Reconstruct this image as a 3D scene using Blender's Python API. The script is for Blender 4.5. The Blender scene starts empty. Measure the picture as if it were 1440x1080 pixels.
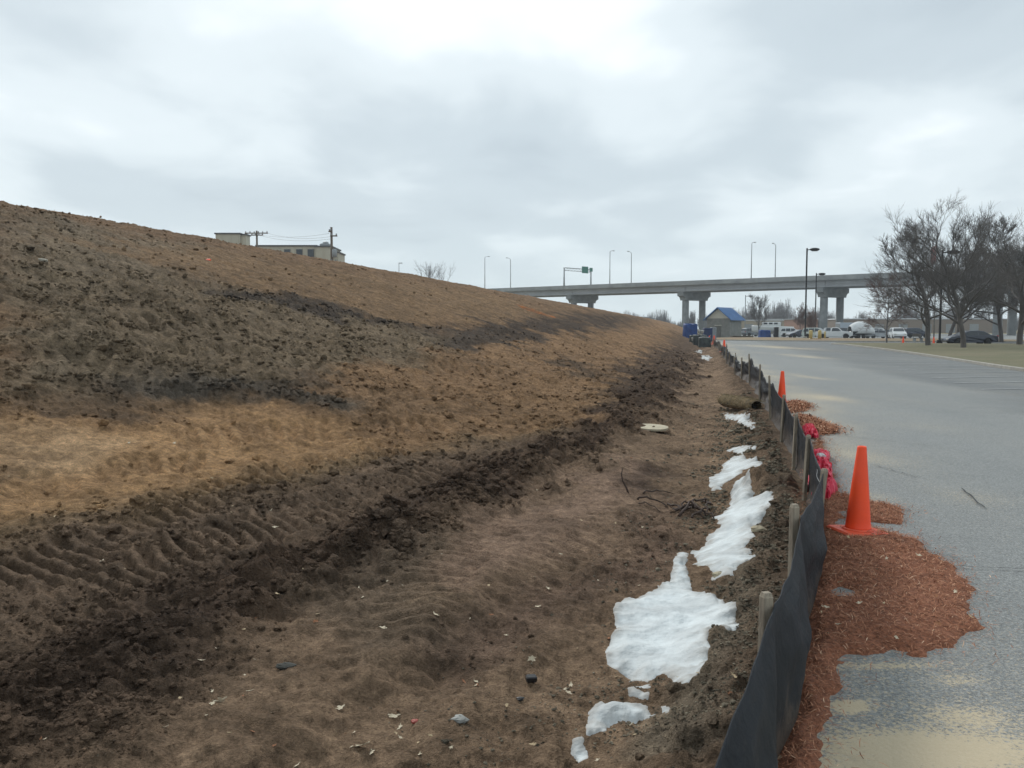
import bpy, math, random
import numpy as np
from mathutils import Vector, Matrix
R = math.radians
sc = bpy.context.scene
col = bpy.data.collections.new("scene"); sc.collection.children.link(col)

# ------------------------------------------------------------------ camera
CAMH, PITCH, FPX = 1.68, R(3.783), 1180.0
cam = bpy.data.cameras.new("camera"); camo = bpy.data.objects.new("camera", cam)
sc.collection.objects.link(camo); sc.camera = camo
camo.location = (0, 0, CAMH); camo.rotation_euler = (R(90) - PITCH, 0, 0)
cam.sensor_width = 36; cam.lens = FPX / 1440 * 36; cam.clip_end = 6000; cam.clip_start = 0.05

# ------------------------------------------------------------------ sky, sun, exposure
SUN_EL, SUN_AZ = R(40), R(-25)          # azimuth measured from +Y towards +X
w = bpy.data.worlds.new("World"); sc.world = w; w.use_nodes = True
N, LK = w.node_tree.nodes, w.node_tree.links
N.clear()
def nd(t, **k):
    n = N.new(t)
    for a, b in k.items(): setattr(n, a, b)
    return n
out = nd('ShaderNodeOutputWorld'); bg = nd('ShaderNodeBackground'); bg.inputs[1].default_value = 0.1
LK.new(bg.outputs[0], out.inputs[0])
sky = nd('ShaderNodeTexSky', sky_type='NISHITA', sun_disc=False, sun_elevation=SUN_EL, sun_rotation=SUN_AZ)
tc = nd('ShaderNodeTexCoord'); sep = nd('ShaderNodeSeparateXYZ'); LK.new(tc.outputs['Generated'], sep.inputs[0])
def m_(op, a, b=None, c=None, clamp=False):
    n = nd('ShaderNodeMath', operation=op, use_clamp=clamp)
    for i, v in enumerate((a, b, c)):
        if v is None: continue
        if isinstance(v, (int, float)): n.inputs[i].default_value = v
        else: LK.new(v, n.inputs[i])
    return n.outputs[0]
zc = m_('ADD', m_('MAXIMUM', sep.outputs[2], 0.0), 0.16)
px_, py_ = m_('DIVIDE', sep.outputs[0], zc), m_('DIVIDE', sep.outputs[1], zc)
cmb = nd('ShaderNodeCombineXYZ'); LK.new(px_, cmb.inputs[0]); LK.new(py_, cmb.inputs[1])
def wnoise(scale, detail, rough, off, dist=0.0):
    mp = nd('ShaderNodeMapping'); mp.inputs['Location'].default_value = off
    mp.inputs['Scale'].default_value = (1, 0.8, 1)
    LK.new(cmb.outputs[0], mp.inputs[0])
    n = nd('ShaderNodeTexNoise'); LK.new(mp.outputs[0], n.inputs['Vector'])
    n.inputs['Scale'].default_value = scale; n.inputs['Detail'].default_value = detail
    n.inputs['Roughness'].default_value = rough; n.inputs['Distortion'].default_value = dist
    return n.outputs['Fac']
n1 = wnoise(0.62, 3.0, 0.42, (3.1, 7.7, 0), 0.35)
n2 = wnoise(1.9, 4.0, 0.5, (1.3, 2.2, 0), 0.3)
cl = m_('ADD', m_('MULTIPLY', n1, 0.62), m_('MULTIPLY', n2, 0.48))
# broad brighter and darker banks of cloud by direction (azimuth deg, elevation deg, spread, weight)
for az, el, sp, wt in ((-8, 18, .012, .26), (-22, 14.5, .008, .26), (7, 19, .010, .20), (25, 13, .004, .14), (-2, 12, .006, -.15), (5, 12.5, .006, -.12), (-27, 19, .008, -.18),
                       (19, 17, .010, -.22), (28, 22, .012, -.16), (-22, 9.5, .005, -.18), (-12, 10, .004, -.08), (16, 9, .003, .05), (-33, 12, .004, .06), (12, 8, .002, -.08)):
    v = Vector((math.sin(R(az)) * math.cos(R(el)), math.cos(R(az)) * math.cos(R(el)), math.sin(R(el))))
    dn = nd('ShaderNodeVectorMath', operation='DOT_PRODUCT'); LK.new(tc.outputs['Generated'], dn.inputs[0]); dn.inputs[1].default_value = v
    g = m_('POWER', 2.718, m_('DIVIDE', m_('SUBTRACT', dn.outputs['Value'], 1.0), sp))
    cl = m_('ADD', cl, m_('MULTIPLY', g, wt * 0.8))
ramp = nd('ShaderNodeValToRGB'); LK.new(cl, ramp.inputs[0])
cr = ramp.color_ramp; cr.interpolation = 'EASE'
cr.elements[0].position = 0.28; cr.elements[0].color = (0.43, 0.50, 0.55, 1)
cr.elements[1].position = 0.73; cr.elements[1].color = (0.85, 0.91, 0.94, 1)
e = cr.elements.new(0.46); e.color = (0.53, 0.605, 0.65, 1)
e = cr.elements.new(0.60); e.color = (0.68, 0.755, 0.79, 1)
# the deck of cloud pales to an even tone near the horizon
hz = m_('SUBTRACT', 1.0, m_('MULTIPLY', m_('MAXIMUM', sep.outputs[2], 0.0), 7.5), clamp=True)
hmix = nd('ShaderNodeMix', data_type='RGBA'); LK.new(m_('MULTIPLY', hz, 0.85), hmix.inputs[0]); LK.new(ramp.outputs[0], hmix.inputs[6])
hmix.inputs[7].default_value = (0.62, 0.72, 0.765, 1)
sc10 = nd('ShaderNodeVectorMath', operation='SCALE'); LK.new(hmix.outputs[2], sc10.inputs[0]); sc10.inputs['Scale'].default_value = 9.6
cm = nd('ShaderNodeMix', data_type='RGBA'); cm.inputs[0].default_value = 0.95
LK.new(sky.outputs[0], cm.inputs[6]); LK.new(sc10.outputs[0], cm.inputs[7]); LK.new(cm.outputs[2], bg.inputs[0])
try: w.cycles.sampling_method = 'MANUAL'; w.cycles.sample_map_resolution = 512
except Exception: pass
sl = bpy.data.lights.new("sun", 'SUN'); sl.energy = 1.5; sl.angle = R(14); sl.color = (1, .96, .9)
so = bpy.data.objects.new("sun", sl); sc.collection.objects.link(so)
sd = Vector((math.sin(SUN_AZ) * math.cos(SUN_EL), math.cos(SUN_AZ) * math.cos(SUN_EL), math.sin(SUN_EL)))
so.rotation_euler = (-sd).to_track_quat('-Z', 'Y').to_euler(); so.location = (0, 0, 60)
sc.view_settings.view_transform = 'Standard'; sc.view_settings.look = 'None'
sc.view_settings.exposure = 0.36; sc.view_settings.gamma = 1.0

# ------------------------------------------------------------------ numpy noise
_rs = np.random.RandomState(7)
_P = _rs.permutation(4096).astype(np.int64); _G = _rs.rand(4096) * 2 * math.pi
_GX, _GY = np.cos(_G), np.sin(_G); _V = _rs.rand(4096)
def _h(ix, iy): return _P[(_P[ix & 4095] + iy) & 4095]
def perlin(x, y):
    x = np.asarray(x, float); y = np.asarray(y, float)
    ix = np.floor(x).astype(np.int64); iy = np.floor(y).astype(np.int64); fx = x - ix; fy = y - iy
    u = fx * fx * fx * (fx * (fx * 6 - 15) + 10); v = fy * fy * fy * (fy * (fy * 6 - 15) + 10)
    def g(dx, dy):
        h = _h(ix + dx, iy + dy); return _GX[h] * (fx - dx) + _GY[h] * (fy - dy)
    a = g(0, 0); b = g(1, 0); c = g(0, 1); d = g(1, 1)
    return ((a + (b - a) * u) * (1 - v) + (c + (d - c) * u) * v) * 1.5
def fbm(x, y, o=4, g=0.5, l=2.03):
    s = 0; a = 1.0
    for i in range(o):
        s = s + a * perlin(x + 17.3 * i, y - 9.1 * i); x = x * l; y = y * l; a *= g
    return s
def cell(x, y, rmin=.25, rmax=.62, keep=.8):
    """domes of clods on a jittered lattice"""
    ix = np.floor(x).astype(np.int64); iy = np.floor(y).astype(np.int64); best = np.zeros(x.shape)
    for dx in (-1, 0, 1):
        for dy in (-1, 0, 1):
            h = _h(ix + dx, iy + dy); jx = _V[h]; jy = _V[(h * 7 + 13) & 4095]; r = rmin + (rmax - rmin) * _V[(h * 3 + 5) & 4095]
            k = _V[(h * 11 + 3) & 4095] < keep
            d2 = (x - (ix + dx + jx)) ** 2 + (y - (iy + dy + jy)) ** 2
            z = np.sqrt(np.maximum(0, r * r - d2)) * k
            best = np.maximum(best, z)
    return best
def ss(a, b, x):
    t = np.clip((x - a) / (b - a), 0, 1); return t * t * (3 - 2 * t)

# ------------------------------------------------------------------ lie of the land
VX = 0.2246
fy_ = [-20, 0, 1.7, 2.06, 3.0, 4.3, 6.0, 8.4, 10.3, 12.6, 16, 20.5, 26.5, 60, 110, 260]
fL_ = [.6, .15, .04, -.03, -.28, -.53, -.86, -1.08, -1.17, -1.25, -1.36, -1.42, -1.47, -1.5, -1.5, -1.5]
def Lf(d): return np.interp(d, fy_, fL_)
def Tl(d): return np.interp(d, [-20, 2, 3.7, 7.7, 14, 20, 50, 100, 260], [3.2, 3.2, 3.05, 2.5, 1.5, 1.25, .7, .3, 0])
def Sl(d): return np.interp(d, [-20, 2, 7, 10.5, 14.4, 20, 30, 60, 100, 260], [7.0, 6.6, 5.9, 4.5, 2.6, 2.0, 1.6, 1.1, .6, 0])
def base_z(x, y):
    x = np.asarray(x, float); y = np.asarray(y, float)
    L = VX * y - x; lf = Lf(y); T = Tl(y); S = Sl(y)
    q = L - lf
    ditch = -0.06 - 0.24 * ss(0.1, 1.0, q) + 0.14 * ss(1.3, 2.6, q)
    ditch = ditch * (1 - .5 * ss(20, 60, y)) + 0.0
    left = 0.10 * ss(T - .6, S, L)
    s = L - S
    pn = np.interp(s, [0, 1.5, 4, 8, 14, 21, 60], [0, .14, .62, 1.75, 3.75, 6.35, 12])
    pf = np.interp(s, [0, 1, 3, 8, 14, 21, 60], [0, .30, 1.25, 3.4, 5.2, 7.5, 14])
    f = ss(25, 95, y)
    p = pn * (1 - f) + pf * f
    cap = np.where(L < 26, 1.70 + .179 * L, 1.70 + .179 * 26 + .03 * (L - 26))
    k = .18
    hcap = -k * np.logaddexp(-p / k, -cap / k)
    hcap = hcap + k * np.exp(-np.abs(p - cap) / k * 0) * 0
    h = np.where(s > 0, np.maximum(hcap, 0) , 0)
    # shallow dark terrace cut into the bank far away
    h = h * (1 - ss(215, 262, y))
    z = np.where(q > 0, ditch + left, -0.06)
    return z + h

def zone_setup(): pass
CP, SP = math.cos(PITCH), math.sin(PITCH)
def ray(u, v):
    a = (u - 720) / FPX; b = (540 - v) / FPX
    return np.array([a, CP + b * SP, -SP + b * CP])
def at_y(u, v, y):
    r = ray(u, v); t = y / r[1]; return Vector((r[0] * t, y, CAMH + r[2] * t))
def at_z(u, v, z=0.0):
    r = ray(u, v); t = (z - CAMH) / r[2]; return Vector((r[0] * t, r[1] * t, z))
def at_g(u, v, tmax=240):
    """first point of the smooth ground seen at a picture position of the photograph"""
    r = ray(u, v); t = np.geomspace(1.0, tmax, 1500)
    z = CAMH + r[2] * t; g = base_z(r[0] * t, r[1] * t)
    k = np.argmax(z < g)
    if k == 0: k = 1499 if z[1] > g[1] else 1
    t0, t1 = t[k - 1], t[k]
    a0, a1 = z[k - 1] - g[k - 1], z[k] - g[k]
    tt = t0 + (t1 - t0) * (a0 / (a0 - a1) if a0 != a1 else 0)
    return Vector((r[0] * tt, r[1] * tt, CAMH + r[2] * tt))
def poly_sd(px, py, poly):
    """signed distance (inside > 0) to a polygon in plan"""
    inside = np.zeros(px.shape, bool); best = np.full(px.shape, 1e9)
    n = len(poly)
    for i in range(n):
        x0, y0 = poly[i]; x1, y1 = poly[(i + 1) % n]
        dx, dy = x1 - x0, y1 - y0; l2 = dx * dx + dy * dy + 1e-12
        t = np.clip(((px - x0) * dx + (py - y0) * dy) / l2, 0, 1)
        best = np.minimum(best, np.hypot(px - x0 - t * dx, py - y0 - t * dy))
        if y0 != y1:
            c = ((y0 > py) != (y1 > py)) & (px < (x1 - x0) * (py - y0) / (y1 - y0) + x0)
            inside ^= c
    return np.where(inside, best, -best)
def gpoly(pts): return [tuple(at_g(u, v)[:2]) for u, v in pts]

# zones of different soil, laid out in plan on the ground (colour, roughness of the clods, softness)
ZONES = [
 # upper left grey-brown rubble
 (gpoly([(0, 292), (150, 320), (320, 350), (250, 380), (120, 400), (0, 420)]), (.205, .165, .118), .9, .05, .8),
 # reddish tan upper belt
 (gpoly([(90, 335), (320, 352), (520, 385), (700, 415), (780, 440), (690, 452), (560, 452), (420, 425), (330, 400), (200, 372)]), (.205, .136, .082), .4, .03, .9),
 # dark churned middle
 (gpoly([(0, 395), (160, 372), (300, 395), (440, 432), (600, 462), (720, 478), (640, 505), (480, 520), (430, 545), (300, 562), (150, 558), (0, 560)]), (.185, .146, .102), 1.1, .05, .8),
 (gpoly([(300, 402), (440, 428), (560, 452), (640, 462), (560, 463), (430, 440), (300, 412)]), (.050, .040, .034), 1.0, .02, .85),
 (gpoly([(0, 470), (120, 455), (150, 500), (90, 540), (0, 540)]), (.225, .18, .128), 1.1, .04, .5),
 (gpoly([(150, 540), (240, 525), (330, 538), (440, 545), (460, 565), (330, 568), (170, 562)]), (.095, .083, .070), 1.3, .04, .85),
 (gpoly([(440, 560), (560, 560), (620, 575), (540, 582), (440, 575)]), (.11, .105, .09), .8, .02, .7),
 # bright tan
 (gpoly([(0, 585), (140, 600), (300, 562), (500, 585), (640, 590), (560, 625), (420, 645), (280, 685), (120, 722), (0, 735)]), (.385, .245, .140), .4, .03, .9),
 (gpoly([(470, 520), (700, 478), (860, 462), (950, 455), (958, 480), (890, 520), (845, 560), (835, 598), (700, 612), (560, 640), (480, 600)]), (.250, .160, .096), .65, .03, .85),
 (gpoly([(0, 605), (90, 610), (200, 625), (110, 655), (0, 665)]), (.47, .325, .205), .25, .03, .8),
 (gpoly([(60, 570), (250, 562), (300, 572), (120, 596), (0, 592), (0, 572)]), (.15, .105, .07), .6, .02, .7),
 # dark terrace far off
 (gpoly([(590, 470), (700, 452), (790, 442), (910, 450), (880, 460), (780, 470), (700, 492), (620, 486)]), (.052, .040, .032), .5, .02, .9),
 (gpoly([(770, 500), (820, 505), (850, 530), (810, 532)]), (.07, .052, .038), .7, .02, .8),
 (gpoly([(860, 520), (900, 500), (960, 470), (975, 480), (960, 530), (900, 575), (860, 590), (840, 580)]), (.075, .052, .038), .8, .02, .9),
 (gpoly([(738, 433), (752, 434), (772, 441), (760, 442)]), (.36, .13, .05), .3, .005, .8),
 # wetter mud on the ditch floor
 (gpoly([(590, 900), (720, 840), (800, 800), (930, 690), (960, 760), (900, 820), (760, 900), (640, 960)]), (.15, .103, .08), .6, .05, .7),
 (gpoly([(450, 820), (560, 750), (650, 760), (640, 900), (480, 930)]), (.135, .105, .078), .4, .05, .6),
 (gpoly([(880, 650), (930, 655), (925, 690), (870, 690)]), (.060, .042, .036), .5, .02, .8),
 (gpoly([(620, 790), (700, 720), (860, 650), (900, 640), (880, 700), (800, 760), (680, 830)]), (.285, .200, .150), .2, .03, .8),
 (gpoly([(0, 1080), (0, 980), (150, 880), (300, 800), (320, 900), (250, 1000), (200, 1080)]), (.085, .060, .045), 1.3, .05, .7),
 # gravelly bank under the fence
 (gpoly([(870, 1080), (960, 960), (1010, 860), (1060, 760), (1090, 680), (1105, 650), (1100, 780), (1060, 900), (1010, 1080)]), (.225, .19, .145), .6, .03, .85),
]
def soil(x, y):
    """per-point soil colour, clod roughness and track mask"""
    d = y; L = VX * y - x; T = Tl(y); S = Sl(y); q = L - Lf(y)
    wx = fbm(x * .6, y * .6, 4) ; wy = fbm(x * .6 + 50, y * .6 + 31, 4)
    rr = np.hypot(x, y)
    amp = np.clip(rr * .035, .12, 1.3)
    X = x + wx * amp + fbm(x * 2.2, y * 2.2, 3) * amp * .35; Y = y + wy * amp + fbm(x * 2.2 + 8, y * 2.2, 3) * amp * .35
    Lw = VX * Y - X
    c = np.empty(x.shape + (3,)); c[:] = (.182, .118, .073)
    rough = np.full(x.shape, .55)
    def mix(col_, k, r=None):
        nonlocal c, rough
        c = c * (1 - k[..., None]) + np.array(col_) * k[..., None]
        if r is not None: rough = rough * (1 - k) + r * k
    mix((.215, .150, .092), 1 - ss(0, 3, Lw - S), .6)
    mix((.165, .118, .084), 1 - ss(-.9, .5, Lw - S), .7)
    mix((.250, .178, .124), 1 - ss(-.25, .25, Lw - T), .3)
    wr = np.exp(-((Lw - (T + .22)) / (.46 + .012 * d)) ** 2)
    mix((.092, .063, .046), wr * .92, 1.6)
    for poly, cc, r, soft, k in ZONES:
        xs = [p[0] for p in poly]; ys = [p[1] for p in poly]; m = max(1.0, .1 * max(ys))
        sel = (X > min(xs) - m) & (X < max(xs) + m) & (Y > min(ys) - m) & (Y < max(ys) + m)
        if not sel.any(): continue
        sdv = poly_sd(X[sel], Y[sel], poly); rs = rr[sel]
        kk = ss(-1, 1, sdv / (soft * rs + .03)) * k
        c[sel] = c[sel] * (1 - kk[:, None]) + np.array(cc) * kk[:, None]
        rough[sel] = rough[sel] * (1 - kk) + r * kk
    # strip along the fence: dark damp earth
    mix((.12, .09, .068), (1 - ss(.12, .75, q)) * ss(-.2, 0, q) * .6, .6)
    return c, rough
def poly_line(px, py, pts):
    best = np.full(px.shape, 1e9); lat = np.zeros(px.shape); al = np.zeros(px.shape); acc = 0
    for (x0, y0), (x1, y1) in zip(pts[:-1], pts[1:]):
        dx, dy = x1 - x0, y1 - y0; l = math.hypot(dx, dy); t = np.clip(((px - x0) * dx + (py - y0) * dy) / (l * l), 0, 1)
        d = np.hypot(px - x0 - t * dx, py - y0 - t * dy); k = d < best
        best = np.where(k, d, best); lat = np.where(k, (dx * (py - y0) - dy * (px - x0)) / l, lat); al = np.where(k, acc + t * l, al); acc += l
    return lat, al, acc
TRACKS = [(gpoly(p), w_, pi_, am, sk) for p, w_, pi_, am, sk in (
 ([(-80, 850), (20, 812), (120, 768), (250, 712), (380, 672), (500, 642), (600, 622)], .42, .20, .062, -.6),
 ([(-60, 930), (60, 868), (180, 812), (300, 762), (430, 718), (560, 676), (660, 642)], .40, .19, .055, -.6),
 ([(540, 930), (585, 860), (625, 800), (680, 750), (730, 715)], .29, .16, .020, 0),
 ([(690, 870), (740, 815), (800, 768), (870, 725)], .28, .16, .016, 0),
 ([(150, 462), (250, 464), (340, 470), (460, 480)], .50, .40, .06, -.5),
 ([(200, 500), (300, 503), (400, 512), (520, 532), (640, 556)], .50, .38, .06, -.6),
 ([(230, 620), (340, 604), (460, 600), (600, 598), (720, 592)], .42, .26, .04, -.5),
 ([(0, 520), (120, 512), (240, 520), (360, 535), (500, 560)], .5, .38, .05, -.6),
 ([(0, 690), (120, 672), (250, 650), (380, 640)], .38, .26, .045, -.5),
 ([(480, 500), (620, 512), (740, 530), (840, 548)], .5, .36, .05, -.6))]
_m = at_g(1068, 688); at_cache = {'mound': (_m.x, _m.y)}
def detail(x, y, rough):
    """clods, ruts and dozer tread marks on top of the smooth ground"""
    d = y; L = VX * y - x; T = Tl(y); S = Sl(y); q = L - Lf(y)
    rr = np.hypot(x, y)
    on = ss(-.02, .12, q)
    z = .050 * fbm(x * .9, y * .9, 4) + .10 * fbm(x * .22 + 9, y * .22, 2) * ss(0, 3, L - S)
    big = .07 * fbm(x * .35 + 3, y * .35 + 8, 3) * ss(0, 4, L - S) * rough * 2
    wx = x + .06 * fbm(x * 5, y * 5, 2); wy = y + .06 * fbm(x * 5 + 7, y * 5, 2)
    mask1 = .35 + .65 * ss(-.25, .35, fbm(x * .7 + 5, y * .7, 2))
    cl = cell(wx * 5.2, wy * 5.2) / 5.2 * .9 + cell(wx * 11, wy * 11) / 11 * .9 * .8
    cl = cl * mask1 * rough * .85
    cl3 = cell(wx * 2.1 + 3, wy * 2.1) / 2.1 * .28 * np.clip(rough - .4, 0, 2) * ss(8, 16, rr)
    fine = .020 * fbm(x * 9, y * 9, 3) * (.45 + rough) + .016 * fbm(x * 3.6, y * 3.6, 3) * (.7 + rough) + .004 * fbm(x * 33, y * 33, 2) * (1 - ss(6, 12, rr))
    wr = np.exp(-((L - (T + .22)) / .45) ** 2)
    ridge = wr * (.10 + .10 * fbm(x * 1.3, y * 1.3, 3)) * (1 - ss(40, 70, y))
    # tread marks of tracked machines: bars across bands that the machines drove
    tr = np.zeros(x.shape); calm = np.zeros(x.shape)
    for pts, wd, pitch, amp, sk in TRACKS:
        xs = [p[0] for p in pts]; ys = [p[1] for p in pts]; m = wd * 2.5
        sel = (x > min(xs) - m) & (x < max(xs) + m) & (y > min(ys) - m) & (y < max(ys) + m)
        if not sel.any(): continue
        lat, al, tot = poly_line(x[sel], y[sel], pts)
        lat = lat + .06 * perlin(x[sel] * 1.5, y[sel] * 1.5)
        e = np.abs(lat) / wd; mk = (1 - ss(.75, 1.1, e)) * ss(0, .6, al) * (1 - ss(tot - 1.2, tot, al)) * (.45 + .55 * ss(-.35, .1, perlin(x[sel] * .7 + pitch * 31, y[sel] * .7)))
        ph = (al + sk * lat + .04 * perlin(x[sel] * 2.5, y[sel] * 2.5)) / pitch; saw = ph - np.floor(ph); bar = np.where(saw < .22, ss(0, .22, saw), 1 - ss(.42, .8, saw))
        v = mk * 1.6 * (amp * bar - amp * .85); lip = np.exp(-((e - 1.2) / .2) ** 2) * ss(0, .6, al) * (1 - ss(tot - 1.2, tot, al)) * amp * .4
        tr[sel] += v + lip; calm[sel] = np.maximum(calm[sel], mk)
    cl = cl * (1 - .8 * calm); cl3 = cl3 * (1 - .8 * calm); fine = fine * (1 - .5 * calm)
    # wheel rut and bow-wave mounds on the ditch floor
    fl = ss(0.5, 1.0, q) * (1 - ss(-.6, -.1, L - T))
    r2 = np.abs(L - (T - 1.55 + .12 * perlin(y * .6, y * 0))) ; rut = -.05 * np.exp(-(r2 / .2) ** 2) * ss(1.5, 3, y) * (1 - ss(5, 7, y))
    rut = rut + .03 * np.exp(-((r2 - .36) / .13) ** 2) * (1 - ss(5, 7, y))
    soft = .036 * (1 - np.abs(fbm(x * 1.7 + 2, y * 2.3, 3))) * fl * (1 - ss(5.5, 8, y))
    mp = at_cache['mound']; md = .16 * np.exp(-((x - mp[0]) / .30) ** 2 - ((y - mp[1]) / .55) ** 2) * (1 + .8 * fbm(x * 4, y * 4, 3))
    md = md + .07 * np.exp(-((q - .35) / .22) ** 2) * (fbm(x * 2.4, y * 2.4, 4) + .2) * (1 - ss(25, 40, y))
    zz = z + md + big + cl + cl3 + fine + ridge + tr + fl * rut + soft - .02
    return zz * on
def ground_z(x, y):
    x = np.atleast_1d(np.asarray(x, float)); y = np.atleast_1d(np.asarray(y, float))
    c, r = soil(x, y); return base_z(x, y) + detail(x, y, r)

# ------------------------------------------------------------------ material helpers
def lerp_new(nt, fac, a, b):
    n = nt.nodes.new('ShaderNodeMix'); n.data_type = 'RGBA'
    for i, v in ((0, fac), (6, a), (7, b)):
        if isinstance(v, (int, float)): n.inputs[i].default_value = v
        elif isinstance(v, tuple): n.inputs[i].default_value = v if len(v) == 4 else v + (1,)
        else: nt.links.new(v, n.inputs[i])
    return n.outputs[2]
def tex_noise(nt, scale, detail=4, rough=.55, vec=None, sx=None):
    t = nt.nodes.new('ShaderNodeTexCoord'); n = nt.nodes.new('ShaderNodeTexNoise')
    mp = nt.nodes.new('ShaderNodeMapping'); nt.links.new(t.outputs['Object'], mp.inputs[0])
    if sx: mp.inputs['Scale'].default_value = sx
    nt.links.new(mp.outputs[0], n.inputs['Vector'])
    n.inputs['Scale'].default_value = scale; n.inputs['Detail'].default_value = detail; n.inputs['Roughness'].default_value = rough
    return n.outputs['Fac']
def rng(nt, v, a, b, c, d):
    n = nt.nodes.new('ShaderNodeMapRange'); nt.links.new(v, n.inputs[0])
    for i, k in enumerate((a, b, c, d)): n.inputs[i + 1].default_value = k
    return n.outputs[0]
def bump(nt, bsdf, h, dist, strength=1.0):
    b = nt.nodes.new('ShaderNodeBump'); nt.links.new(h, b.inputs['Height']); b.inputs['Distance'].default_value = dist
    b.inputs['Strength'].default_value = strength; nt.links.new(b.outputs[0], bsdf.inputs['Normal'])
def mat(name, c, rough=.8, metal=0, var=.25, scale=6, bumpd=0, bscale=30, spec=None, c2=None, coat=0, sx=None):
    m = bpy.data.materials.new(name); m.use_nodes = True; nt = m.node_tree; b = nt.nodes['Principled BSDF']
    b.inputs['Roughness'].default_value = rough; b.inputs['Metallic'].default_value = metal
    if spec is not None: b.inputs['Specular IOR Level'].default_value = spec
    if coat: b.inputs['Coat Weight'].default_value = coat; b.inputs['Coat Roughness'].default_value = .08
    c2 = c2 or tuple(v * (1 - var) for v in c)
    f = tex_noise(nt, scale, 5, .6, sx=sx)
    nt.links.new(lerp_new(nt, rng(nt, f, .35, .65, 0, 1), c, c2), b.inputs['Base Color'])
    if bumpd: bump(nt, b, tex_noise(nt, bscale, 4, .6, sx=sx), bumpd)
    return m

# ------------------------------------------------------------------ mesh helpers
def tag(o, label=None, cat=None, group=None, kind=None):
    if label: o['label'] = label
    if cat: o['category'] = cat
    if group: o['group'] = group
    if kind: o['kind'] = kind
    return o
def np_mesh(name, V, F, m, parent=None, smooth=True, attrs=None, loc=None):
    """V (n,3) array, F (k,3|4) array"""
    me = bpy.data.meshes.new(name); V = np.asarray(V, np.float32); F = np.asarray(F, np.int32)
    k, s = F.shape
    me.vertices.add(len(V)); me.vertices.foreach_set('co', V.ravel())
    me.loops.add(k * s); me.loops.foreach_set('vertex_index', F.ravel())
    me.polygons.add(k); me.polygons.foreach_set('loop_start', np.arange(0, k * s, s, dtype=np.int32))
    me.polygons.foreach_set('loop_total', np.full(k, s, np.int32))
    me.polygons.foreach_set('use_smooth', np.full(k, smooth, bool))
    me.update(calc_edges=True); me.validate()
    if attrs:
        for an, (ty, arr) in attrs.items():
            a = me.attributes.new(an, ty, 'POINT')
            if ty == 'FLOAT_COLOR':
                cc = np.ones((len(V), 4), np.float32); cc[:, :3] = arr; a.data.foreach_set('color', cc.ravel())
            else: a.data.foreach_set('value', np.asarray(arr, np.float32).ravel())
    if m: me.materials.append(m)
    o = bpy.data.objects.new(name, me); col.objects.link(o)
    if parent: o.parent = parent
    if loc is not None: o.location = loc
    return o
def grid_faces(nr, nc):
    i = np.arange(nr - 1)[:, None] * nc + np.arange(nc - 1)[None, :]
    return np.stack([i, i + 1, i + nc + 1, i + nc], -1).reshape(-1, 4)
def empty(name, loc=(0, 0, 0), rz=0):
    o = bpy.data.objects.new(name, None); col.objects.link(o); o.location = loc; o.rotation_euler.z = rz; o.empty_display_size = .3
    return o
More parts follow.
